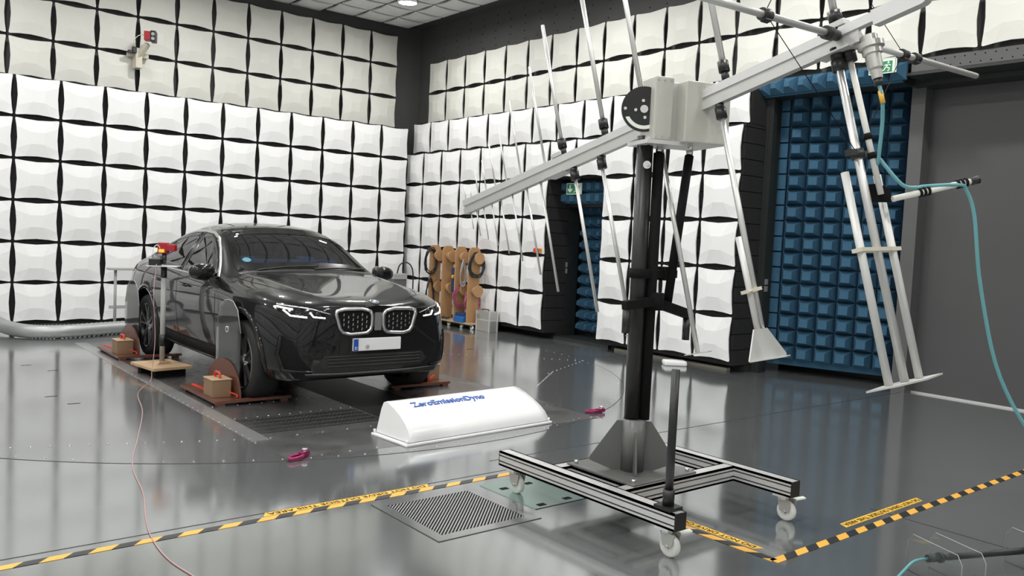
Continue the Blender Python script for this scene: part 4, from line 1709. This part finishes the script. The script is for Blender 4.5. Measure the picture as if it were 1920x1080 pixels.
for z in (.56, .70):
    p = A1.lerp(A2, z)
    MB().cyl(p, p + (A2 - A1).normalized() * .03, .021, 12).build('cable_tie', BLACK_MT, ou)
cb = MB()
p0 = BP(tcn, 0, -.25)
cpts = [p0, p0 - Ed * .10, BP(-1.20, .03, -.45), BP(-1.13, .055, -.62), A1.lerp(A2, .74) + V(.01, -.025, 0), A2 + V(.05, -.07, .05), B1.lerp(B2, .30) + V(0, 0, .028), B1.lerp(B2, .40) + V(0, 0, .026),
        B1.lerp(B2, .78) + V(0, -.02, -.0), B1.lerp(B2, .86) + V(.01, -.02, -.03), B1.lerp(B2, .95) + V(.02, -.03, -.16), B1.lerp(B2, 1.03) + V(.03, -.05, -.50), B1.lerp(B2, 1.2) + V(.06, -.10, -.95),
        B1.lerp(B2, 1.5) + V(.1, -.2, -1.30), B1.lerp(B2, 1.9) + V(.2, -.3, -1.43)]
cb.tube(cpts, .0088, 10)
tc_ = cb.build('coaxial_cable', TEAL, loc=p0)
tag(tc_, 'thick teal coaxial cable hanging from the antenna feed at the right', 'cable')
q = MB()
q.cyl(p0, p0 - Ed * .035, .020, 14, mi=0)
q.build('cable_boot', BLACK_PL, tc_)
MB().cyl(p0 - Ed * .06, p0 - Ed * .12, .0115, 12).build('cable_marker', YELLOW, tc_)

# ================================================================== DYNAMOMETER COVER
dcv = thing('dyno_cover', (4.05, 5.35, 0), 'white moulded cover lettered ZeroEmissionDyno on the floor before the car', 'cover')
AL = Vector((1.539, .103, 0)).normalized()
AN = Vector((-AL.y, AL.x, 0))
O_ = Vector((3.281, 5.145, 0))
LN = 1.542


def CP(u, v, z):
    return O_ + AL * u + AN * v + V(0, 0, z)


prof = [(.02, .02), (.024, .06), (.05, .098), (.10, .140), (.18, .186), (.28, .230), (.36, .256), (.40, .262), (.425, .252), (.44, .20), (.45, .02)]
q = MB()
n_ = len(prof)
nu = 24
vs_ = []
for i in range(nu + 1):
    t = i / nu
    for (v, z) in prof:
        tap = .03 + .05 * (z / .26)
        u = tap + (LN - 2 * tap) * t
        vs_.append(CP(u, v, z + .006))
fs_ = []
for i in range(nu):
    for k in range(n_ - 1):
        fs_.append((i * n_ + k, i * n_ + k + 1, (i + 1) * n_ + k + 1, (i + 1) * n_ + k))
q.raw(vs_, fs_, 0, True)
q.raw([vs_[k] for k in range(n_)], [tuple(range(n_))])
q.raw([vs_[nu * n_ + k] for k in range(n_)], [tuple(range(n_))])
q.build('hood_shell', WHITE_PL, dcv)
q = MB()
q.bbox((0, 0, 0), (LN, .475, .022), .008, mtx=basis(O_, AL, AN, (0, 0, 1)))
q.build('rim_flange', WHITE_PL, dcv)
q = MB()
for u in (.02, LN - .03):
    for v in (.02, .45):
        q.cyl(CP(u, v, .02), CP(u, v, .05), .010, 10)
q.build('fastener', SIGNW, dcv)
# lettering lies on the sloping front of the shell
a, b = Vector((.22, .204)), Vector((.34, .250))
up_ = (AN * (b.x - a.x) + V(0, 0, b.y - a.y)).normalized()
nn_ = AL.cross(up_)
tx = text_mesh('lettering', 'ZeroEmissionDyno', .092, basis(CP(.62, .29, .2395) + nn_ * .007, AL, up_, nn_), LOGOBLUE, dcv, extrude=.0006, bold=0.0008)
tx['kind'] = 'stuff'
xs = [v.co.dot(AL) for v in tx.data.vertices]
c0, s0 = (max(xs) + min(xs)) / 2, .74 / (max(xs) - min(xs))
for v in tx.data.vertices:
    v.co += AL * ((v.co.dot(AL) - c0) * (s0 - 1))
# follow the curved front of the shell
zs = [(v.co - up_ * 0).dot(nn_) for v in tx.data.vertices]
zm = (max(zs) + min(zs)) / 2
for v, zz in zip(tx.data.vertices, zs):
    wp_ = v.co + dcv.location
    vv_ = (wp_ - O_).dot(AN)
    for (v0, z0), (v1, z1) in zip(prof, prof[1:]):
        if v0 <= vv_ <= v1:
            v.co.z = z0 + (z1 - z0) * (vv_ - v0) / (v1 - v0) + .006 + (.0065 if zz > zm else .0)
            break

# ------------------------------------------------------------------ small magenta tie-down clamps
def clampy(p, ang, label, m=MAGENTA):
    t = thing('tie_down_clamp', p, label, 'clamp', 'tie-down clamps on the floor')
    u = Vector((math.cos(ang), math.sin(ang), 0))
    n2 = Vector((-u.y, u.x, 0))
    p = Vector(p)
    q = MB()
    pts = [p + u * (.055 * math.cos(R(a))) * 1.2 + n2 * (.03 * math.sin(R(a))) + V(0, 0, .018) for a in range(0, 361, 24)]
    q.tube(pts, .012, 8)
    q.obox(p + u * .05 + V(0, 0, .018), p + u * .13 + V(0, 0, .022), .045, .03)
    q.build('ring_body', m, t)
    q = MB()
    q.cyl(p + u * .10 + V(0, 0, .0), p + u * .10 + V(0, 0, .055), .012, 10)
    q.cyl(p + u * .10 + V(0, 0, .045), p + u * .10 + V(0, 0, .058), .022, 6)
    q.build('bolt', SCREW, t)
    return t


clampy((2.455, 5.235, .003), R(40) - R(10), 'magenta tie-down clamp at the corner of the dark floor plate')
clampy((5.45, 5.40, .002), R(-10), 'magenta tie-down clamp on the turntable right of the white cover')
clampy((2.33, 13.10, .0), R(20), 'small red tie-down clamp on the floor behind the silver hose', CRIMSON)


# ------------------------------------------------------------------ wheel guards: phenolic boards with box and half disc
def guard(x0, y0, side, label, red=True, x1=None):
    """board lies outboard of the wheel; side -1 = left of the car, +1 = right"""
    t = thing('wheel_guard', (x0, y0, 0), label, 'wheel guard', 'wheel guards beside the car')

    def G(u, v, z):
        return V(x0 + u * -side, y0 + v, z)     # u grows towards the car
    L, Wd = .92, .25
    q = MB()
    q.prism([(0, 0), (.70, .0), (.70, .06), (Wd, .06), (Wd, L), (0, L)], .028, .052, lambda u, v, z: G(u, v, z))
    q.build('board', REDPLY, t)
    for (u, v) in ((.02, .005), (.02, L - .08), (.60, .005)):
        lo, hi = G(u, v, 0), G(u + .07, v + .05, .028)
        MB().box([min(lo[i], hi[i]) for i in range(3)], [max(lo[i], hi[i]) for i in range(3)]).build('foot', REDPLY, t)
    q = MB()
    hd_ = [(.46 + .41 * math.cos(R(a)), .052 + .30 * math.sin(R(a))) for a in range(0, 181, 9)]
    q.prism(hd_, Wd - .018, Wd, lambda v, z, u: G(u, v, z))
    q.build('half_disc', REDPLY, t)
    q = MB()
    lo, hi = G(.03, .16, .052), G(.20, .38, .205)
    q.bbox([min(lo[i], hi[i]) for i in range(3)], [max(lo[i], hi[i]) for i in range(3)], .004)
    q.build('box', BOXWOOD, t)
    lo, hi = G(.025, .155, .205), G(.205, .385, .214)
    bx = MB().bbox([min(lo[i], hi[i]) for i in range(3)], [max(lo[i], hi[i]) for i in range(3)], .002).build('box_lid', WOOD, t)
    q = MB()
    q.tube([G(.115, .21, .212), G(.115, .215, .25), G(.115, .235, .262), G(.115, .305, .262), G(.115, .325, .25), G(.115, .33, .212)], .011, 8)
    q.build('handle', RED_PL, t)
    for (u, v, dv) in ((.06, .46, .10), (.215, .06, .02)):
        q = MB()
        q.cyl(G(u, v, .052), G(u, v, .085), .010, 8)
        q.obox(G(u, v, .085), G(u - .07, v + dv, .115), .022, .012)
        q.build('clamp_lever', RED_PL, t)
    return t


guard(2.565, 7.10, -1, 'brown wheel guard with wooden box beside the front wheel, near the camera')
guard(2.49, 9.95, -1, 'brown wheel guard with wooden box beside the rear wheel, behind the wooden-based stand')
guard(5.035, 7.10, 1, 'brown wheel guard at the right front wheel, mostly hidden by the car')

# clear upright splash shields outside the two wheels
def shield(y, label, x, z1, wd, badge):
    t = thing('acrylic_shield', (x, y, 0), label, 'acrylic shield', 'clear shields beside the wheels')
    ol = [(-wd, .30), (-wd, z1 - .28), (-wd * .72, z1 - .08), (-wd * .35, z1 - .01), (0, z1), (wd * .35, z1 - .01), (wd * .72, z1 - .08), (wd, z1 - .28), (wd, .30), (wd * .8, .055), (-wd * .8, .055)]
    MB().prism(ol, -.003, .003, lambda u, v, d_: V(x + d_, y + u, v)).build('sheet', ACRYL, t)
    q = MB()
    q.tube([V(x, y + u, v) for u, v in ol[1:8]], .0035, 6, smooth=False)
    q.build('sheet_edge', ACRYLEDGE, t)
    if badge:
        q = MB()
        q.lathe([(.022, -.002), (.030, -.004), (.030, .002), (.022, .002)], V(x - .005, y + .02, .625), (1, 0, 0), 20)
        q.build('badge_ring', SIGNW, t)
    return t


shield(7.52, 'clear acrylic shield in front of the front wheel', 2.823, .90, .30, True)
shield(10.50, 'clear acrylic shield beside the rear wheel at the left', 2.775, .88, .30, False)

# ------------------------------------------------------------------ red sensor on a pole with wooden base
SX, SY = 2.66, 8.92
sd = thing('sensor_stand', (SX, SY, 0), 'grey pole stand with wooden base holding a red sensor beside the car', 'stand')
rot = Matrix.Translation((SX, SY, 0)) @ Matrix.Rotation(R(8), 4, 'Z')
q = MB()
q.bbox((-.21, -.27, .085), (.20, .27, .115), .004, mtx=rot)
q.build('base_board', WOOD, sd)
q = MB()
q.box((-.16, -.20, .0), (.16, -.13, .085), mtx=rot)
q.box((-.16, .13, .0), (.16, .20, .085), mtx=rot)
q.build('base_feet', BLACK_MT, sd)
q = MB()
q.prism([(-.075, .115), (.075, .115), (.05, .145), (-.05, .145)], -.06, .06, lambda u, v, d_: rot @ V(u, d_, v))
q.build('base_block', WOOD, sd)
q = MB()
q.cyl((SX, SY, .14), (SX, SY, 1.02), .026, 20)
q.build('pole', CABINET, sd)
q = MB()
q.cyl((SX, SY, .30), (SX, SY, .42), .031, 20)
q.cyl((SX, SY, 1.01), (SX, SY, 1.12), .030, 20)
q.cyl((SX, SY, 1.15), (SX, SY, 1.26), .022, 16)
q.build('black_sleeve', BLACK_PL, sd)
pm = Matrix.Translation((SX, SY, 1.125)) @ Matrix.Rotation(R(-30), 4, 'Z')
MB().bbox((-.15, -.11, 0), (.15, .11, .008), .002, mtx=pm).build('tray', PLATE_GREY, sd)
MB().bbox((-.14, -.05, .008), (-.03, .05, .075), .006, mtx=pm).build('battery_box', BLACK_PL, sd)
q = MB()
q.tube([pm @ V(-.08, 0, .07), pm @ V(-.10, -.05, .16), pm @ V(-.06, -.05, .22), pm @ V(-.02, -.02, .16)], .004, 6)
q.build('sensor_wire', SIGNW, sd)
hm = Matrix.Translation((SX + .02, SY, 1.315)) @ Matrix.Rotation(R(-35), 4, 'Z')
MB().bbox((-.075, -.05, -.055), (.015, .05, .055), .008, mtx=hm).build('sensor_body', CRIMSON, sd)
MB().bbox((.0, -.045, -.03), (.095, .045, .04), .008, mtx=hm).build('sensor_head', CRIMSON, sd)
MB().box((-.06, -.054, -.045), (-.005, -.049, -.012), mtx=hm).build('display', DISPLAY, sd)
# thin pink sensor cable from the stand over the floor to the foreground
q = MB()
q.tube([(SX - .09, SY - .05, 1.15), (SX - .13, SY - .12, .85), (SX - .12, SY - .16, .4), (SX - .17, SY - .25, .10), (SX - .21, SY - .35, .006), (2.18, 8.0, .004), (2.0, 7.2, .004), (1.72, 6.3, .004), (1.50, 5.6, .004), (1.40, 5.0, .004), (1.28, 4.5, .004), (1.23, 4.2, .004), (1.22, 3.9, .004), (1.26, 3.55, .004), (1.2, 3.2, .004)], .0035, 6)
tag(q.build('sensor_cable', PINKT, loc=(SX, SY, 0)), 'thin pink cable running from the sensor stand across the floor', 'cable')

# ------------------------------------------------------------------ silver exhaust hose along the floor
path = catmull([Vector(p) for p in ((1.55, 13.45, .22), (1.68, 13.1, .16), (1.80, 12.55, .11), (2.02, 12.2, .092), (2.4, 12.12, .092), (2.95, 12.32, .092), (3.5, 12.5, .092), (4.3, 12.7, .092))], 18)
q = MB()
q.tube(path, lambda i: .092 if i % 2 else .084, 18, smooth=False)
ho = q.build('exhaust_hose', DUCT, loc=(2.4, 12.1, 0))
tag(ho, 'corrugated silver exhaust hose lying on the floor at the left', 'hose')
q = MB()
q.cyl((1.48, 13.62, .24), (1.58, 13.38, .20), .125, 24)
q.build('hose_coupling', BLACK_MT, ho)

# little grey T stand behind the car
ts = thing('trestle_stand', (3.25, 13.0, 0), 'grey metal trestle stand behind the rear of the car', 'stand')
q = MB()
q.cyl((3.20, 13.0, 0.02), (3.20, 13.0, .86), .020, 14)
q.cyl((3.62, 13.0, 0.02), (3.62, 13.0, .86), .020, 14)
q.build('uprights', CABINET, ts)
MB().bbox((3.10, 12.9, .86), (3.72, 13.1, .89), .004).build('top_plate', CABINET, ts)
MB().obox((3.12, 13.0, .32), (3.70, 13.0, .32), .03, .045).build('cross_rail', CABINET, ts)
MB().bbox((3.08, 12.85, 0), (3.74, 13.15, .02), .004).build('foot_plate', CABINET, ts)

# grey instrument cabinet beyond the bonnet
gc = thing('instrument_cabinet', (7.72, 12.7, 0), 'grey instrument cabinet with looped cable beyond the car hood', 'cabinet')
MB().bbox((7.58, 12.5, .0), (7.84, 12.8, .78), .006).build('body', GREY_STEEL, gc)
MB().bbox((7.56, 12.48, .78), (7.84, 12.82, .88), .01).build('top_tray', CABINET, gc)
q = MB()
q.tube([(7.70, 12.6, .87), (7.72, 12.55, 1.03), (7.82, 12.5, 1.08), (7.93, 12.48, .98), (7.96, 12.48, .7), (7.95, 12.48, .02)], .012, 8)
q.build('cable', BLACK_PL, gc)

# ------------------------------------------------------------------ camera on the left wall
wc = thing('wall_camera', (3.78, 13.95, 4.2), 'small red and black camera on a beige bracket on the upper left wall', 'camera')
q = MB()
q.bbox((3.62, 14.20, 4.17), (3.93, 14.30, 4.235), .006)
q.bbox((3.71, 14.10, 3.99), (3.81, 14.30, 4.30), .01)
q.obox((3.76, 14.14, 4.16), (3.85, 13.98, 4.36), .07, .06)
q.build('bracket', BEIGE, wc)
q = MB()
q.bbox((3.66, 14.08, 4.21), (3.72, 14.16, 4.31), .008)
q.bbox((3.60, 14.10, 4.20), (3.66, 14.16, 4.25), .006)
q.build('junction_box', FRAME_DARK, wc)
hm = Matrix.Translation((3.87, 13.95, 4.47)) @ Matrix.Rotation(R(-25), 4, 'Z')
MB().bbox((-.075, -.07, -.065), (.04, .07, .075), .008, mtx=hm).build('camera_body', CRIMSON, wc)
MB().bbox((.02, -.09, -.085), (.10, .07, .085), .01, mtx=hm).build('camera_hood', BLACK_PL, wc)
q = MB()
q.cyl(hm @ V(.06, -.088, .03), hm @ V(.06, -.10, .03), .025, 14)
q.cyl(hm @ V(.06, -.088, -.04), hm @ V(.06, -.10, -.04), .025, 14)
q.build('lens', CABINET, wc)
MB().bbox((-.06, -.05, .075), (.02, .05, .09), .004, mtx=hm).build('camera_top', SIGNW, wc)
q = MB()
q.tube([(3.84, 14.0, 4.50), (3.72, 13.98, 4.47), (3.66, 14.04, 4.38), (3.70, 14.1, 4.30)], .005, 6)
q.build('wire', SIGNW, wc)


# ------------------------------------------------------------------ exit signs
def exit_sign(p, ux, wd, ht, label):
    p, ux = Vector(p), Vector(ux)
    uz = V(0, 0, 1)
    n2 = ux.cross(uz)
    t = thing('exit_sign', p, label, 'exit sign', 'green exit signs')
    F = lambda u, v, d_: p + ux * (u * wd) + uz * (v * ht) + n2 * d_
    q = MB()
    q.prism([(-.5, -.5), (.5, -.5), (.5, .5), (-.5, .5)], -.012, .0, F)
    q.build('sign_frame', SIGNW, t)
    q = MB()
    q.prism([(-.47, -.44), (.47, -.44), (.47, .44), (-.47, .44)], .0, .001, F)
    q.build('sign_face', EXITG, t)
    q = MB()
    q.prism([(-.30, .34), (-.22, .34), (-.22, -.08), (-.11, .06), (-.11, -.08), (-.26, -.34), (-.41, -.08), (-.41, .06), (-.30, -.08)], .001, .002, F)
    q.build('arrow', SIGNW, t)
    q = MB()
    q.prism([(.0, .42), (.45, .42), (.45, -.42), (.36, -.42), (.36, .30), (.0, .30)], .001, .002, F)
    q.build('door_symbol', SIGNW, t)
    q = MB()
    q.cyl(F(.21, .21, .001), F(.21, .21, .002), ht * .065, 14)
    for a, b, w_ in (((.20, .12), (.13, -.10), .085), ((.13, -.08), (.27, -.20), .06), ((.27, -.20), (.20, -.38), .05), ((.12, -.08), (.06, -.28), .06), ((.06, -.28), (-.04, -.30), .05), ((.19, .10), (.30, .0), .045), ((.18, .10), (.06, .02), .045)):
        A_, B_ = F(a[0], a[1], .0015), F(b[0], b[1], .0015)
        q.obox(A_, B_, w_ * ht * 1.2, .001, up=n2)
    q.build('running_figure', SIGNW, t)
    return t


exit_sign((8.99, 9.56, 2.40), (0, -1, 0), .34, .175, 'green exit sign with down arrow above the personnel door')
exit_sign((8.98, 4.70, 3.66), (0, -1, 0), .31, .165, 'green exit sign half hidden behind the antenna connector, top right')

# ------------------------------------------------------------------ emergency stop on the panels
es = thing('emergency_button', (8.66, 9.96, 1.41), 'red emergency stop button on a yellow box at the panel edge', 'button')
MB().bbox((8.64, 9.94, 1.375), (8.715, 9.995, 1.445), .006).build('housing', ORANGE, es)
MB().cyl((8.64, 9.965, 1.41), (8.59, 9.965, 1.41), .040, 18).build('push_button', RED_PL, es)

# ------------------------------------------------------------------ white block lying below the panels
q = MB()
mtx = Matrix.Translation((8.68, 7.12, 0)) @ Matrix.Rotation(R(-38), 4, 'Z')
q.bbox((-.15, -.10, 0), (.15, .10, .065), .02, mtx=mtx)
tag(q.build('foam_block', WHITE_PANEL, loc=(8.68, 7.12, 0)), 'white foam block lying on the floor below the right wall panels', 'foam block')

# ------------------------------------------------------------------ aluminium case
ac = thing('equipment_case', (8.6, 11.1, 0), 'aluminium equipment case on the floor beside the cable rack', 'case')
MB().bbox((8.50, 10.93, 0), (8.665, 11.285, .19), .006).build('case_body', CASE, ac)
MB().bbox((8.50, 10.93, .195), (8.665, 11.285, .345), .006).build('case_lid', CASE, ac)
q = MB()
q.box((8.495, 10.925, .183), (8.668, 11.29, .202))
q.build('closing_band', ALU, ac)
q = MB()
for x in (8.498, 8.667):
    for y in (10.928, 11.287):
        q.box((x - .01, y - .01, 0), (x + .01, y + .01, .345))
q.build('corner_edges', ALU, ac)
q = MB()
q.tube([(8.58, 11.06, .345), (8.58, 11.07, .365), (8.58, 11.22, .365), (8.58, 11.24, .345)], .008, 8)
q.build('handle', BLACK_PL, ac)
MB().box((8.492, 11.20, .20), (8.502, 11.27, .29)).build('latch', SATIN, ac)

# ------------------------------------------------------------------ cable rack with four brown boards
rk = thing('cable_rack', (8.5, 12.0, 0), 'wheeled rack of four brown boards with round pegs against the right wall', 'rack')
YB = [12.60, 12.19, 11.80, 11.41]
MB().bbox((8.36, 11.30, .085), (8.62, 12.80, .115), .004).build('base_shelf', WOOD, rk)
q = MB()
q.obox((8.612, 12.70, .33), (8.612, 11.33, .33), .014, .05)
q.build('rear_rail', MDF, rk)
q = MB()
q.obox((8.612, 12.70, 1.10), (8.612, 11.33, 1.10), .014, .05)
q.build('rear_rail', MDF, rk)
for i, y in enumerate(YB):
    q = MB()
    hw = .115
    zt = 1.40
    q.prism([(-hw, .115), (hw, .115), (hw, zt - .06), (hw - .05, zt), (-hw + .05, zt), (-hw, zt - .06)], y - .015, y + .015, lambda u, v, d_: V(8.49 + u, d_, v))
    bdx = q.build('board', MDF, rk)
    for z, r_ in ((1.23, .10), (.67, .10)):
        q = MB()
        q.cyl((8.50, y - .015, z - .01), (8.50, y - .12, z - .01), r_ * .75, 24)
        q.cyl((8.50, y - .12, z - .01), (8.50, y - .145, z - .01), r_, 28)
        q.build('peg', MDF, bdx)
for y in (12.6, 12.03, 11.65, 11.35):
    q = MB()
    q.cyl((8.44, y, .035), (8.47, y, .035), .035, 16)
    q.obox((8.455, y, .04), (8.455, y + .02, .09), .03, .04)
    q.build('caster', SIGNW, rk)


def coil(name, c, ry, rz, n, r_, m, label, dx=.0, seed=0):
    random.seed(seed)
    q = MB()
    pts = []
    for k in range(n * 14 + 1):
        t = 2 * math.pi * k / 14
        f_ = 1 + .16 * math.sin(k * .37 + seed) + random.uniform(-.05, .05)
        pts.append(V(c[0] + ry * f_ * math.sin(t), c[1] + dx * math.sin(k * .9) * .5 + random.uniform(-.01, .01), c[2] + rz * f_ * math.cos(t)))
    q.tube(pts, r_, 6, smooth=False)
    o = q.build(name, m, loc=c)
    return tag(o, label, 'cable', 'cable coils hung on the rack')


coil('cable_coil', (8.36, 12.54, 1.12), .12, .22, 5, .009, BLACK_PL, 'black cable coil on the leftmost rack board, upper peg', .03, 1)
coil('cable_coil', (8.36, 12.54, .52), .08, .26, 4, .009, BLACK_PL, 'dark cable coil low on the leftmost rack board', .03, 2)
coil('cable_coil', (8.49, 11.335, 1.10), .15, .19, 6, .010, FRAME_DARK, 'dark olive cable coil around the upper peg of the rightmost board', .03, 3)
coil('cable_coil', (8.48, 11.725, .55), .16, .18, 9, .0055, PINKC, 'pink cable coil hanging from the lower peg of the third board', .04, 4)
coil('cable_coil', (8.53, 11.46, .50), .16, .18, 8, .0055, PINKC, 'pink cable coil hanging behind the rightmost rack board', .02, 5)
coil('cable_coil', (8.42, 11.62, .95), .05, .20, 7, .008, CABINET, 'grey bundle of cables between the third and fourth boards', .04, 6)
q = MB()
q.tube([(8.50, 12.02, 1.02), (8.50, 12.0, .85), (8.50, 11.99, .60)], .045, 8)
tag(q.build('cloth_bundle', NAVY, loc=(8.48, 12.0, .62)), 'navy blue bundle hanging between the second and third boards', 'bundle')
q = MB()
q.bbox((8.40, 11.90, .84), (8.50, 11.95, .90), .015)
tag(q.build('yellow_clamp', YELLOW, loc=(8.44, 11.92, .84)), 'yellow clamp hanging between the second and third boards', 'clamp')


def bin_(x, y, z, w_, d_, h_, label):
    t = MB()
    t.prism([(0, 0), (d_, 0), (d_, h_), (d_ * .35, h_), (d_ * .12, h_ * .55), (0, h_ * .55)], 0, w_, lambda u, v, k: V(x + u, y + k, z + v))
    o = t.build('storage_bin', BLUE_PL, loc=(x, y, z))
    tag(o, label, 'storage bin', 'blue storage bins')
    q = MB()
    q.box((x + .03, y + .012, z + h_ * .60), (x + d_ - .01, y + w_ - .012, z + h_ + .001))
    q.build('bin_inside', NAVY, o)
    return o


bin_(8.34, 11.46, .115, .28, .20, .15, 'blue storage bin on the rack shelf beside the rightmost board')
q = MB()
q.bbox((8.20, 12.55, .0), (8.33, 12.9, .30), .02)
tag(q.build('blue_sack', NAVY, loc=(8.26, 12.7, 0)), 'blue bag on the floor beside the car headlight and rack', 'bag')
q = MB()
for k in range(9):
    y = 12.35 - .05 * k
    q.ball((8.40 + random.uniform(-.03, .03), y, .13 + random.uniform(0, .03)), (.03, .03, .018), 8, 6)
sm_ = q.build('small_parts', FRAME_DARK, loc=(8.4, 12.2, .115))
tag(sm_, 'scatter of small dark fittings on the rack shelf', 'fittings', kind='stuff')

# ------------------------------------------------------------------ black rod and acrylic holder in the right foreground
rd = thing('probe_rod', (4.25, 1.75, 0), 'black probe rod on clear acrylic stand in the right foreground', 'probe')
A_, B_ = V(4.165, 1.775, .10), V(5.3, 1.30, .10)
dr = (B_ - A_).normalized()
MB().cyl(A_ + dr * .10, B_, .0165, 18).build('rod', BLACK_PL, rd)
q = MB()
q.cyl(A_, A_ + dr * .07, .019, 16)
q.cyl(A_ + dr * .07, A_ + dr * .085, .026, 16)
q.cyl(A_ + dr * .62, A_ + dr * .66, .021, 16)
q.build('rod_connector', FRAME_DARK, rd)
sd_ = Vector((-dr.y, dr.x, 0))
for t in (-.01, .13, .62):
    c = A_ + dr * t
    ol = [(-.22, -.10), (.12, -.10), (.12, .05), (.09, .09), (-.19, .09), (-.22, .05)]
    F = lambda u, v, d_: c + sd_ * u + V(0, 0, v) + dr * d_
    sh = MB().prism(ol, -.0025, .0025, F).build('acrylic_plate', ACRYL2, rd)
    q = MB()
    q.tube([F(u, v, 0) for u, v in ol[1:] + ol[:1]], .0018, 5, smooth=False)
    q.build('plate_edge', ACRYLEDGE, sh)
q = MB()
q.tube([A_, A_ - dr * .08 + V(0, 0, -.01), V(3.95, 1.80, .06), V(3.75, 1.78, .02), V(3.5, 1.70, .008)], .007, 8)
tag(q.build('probe_cable', TEAL, loc=A_), 'light blue cable plugged into the black probe rod', 'cable')
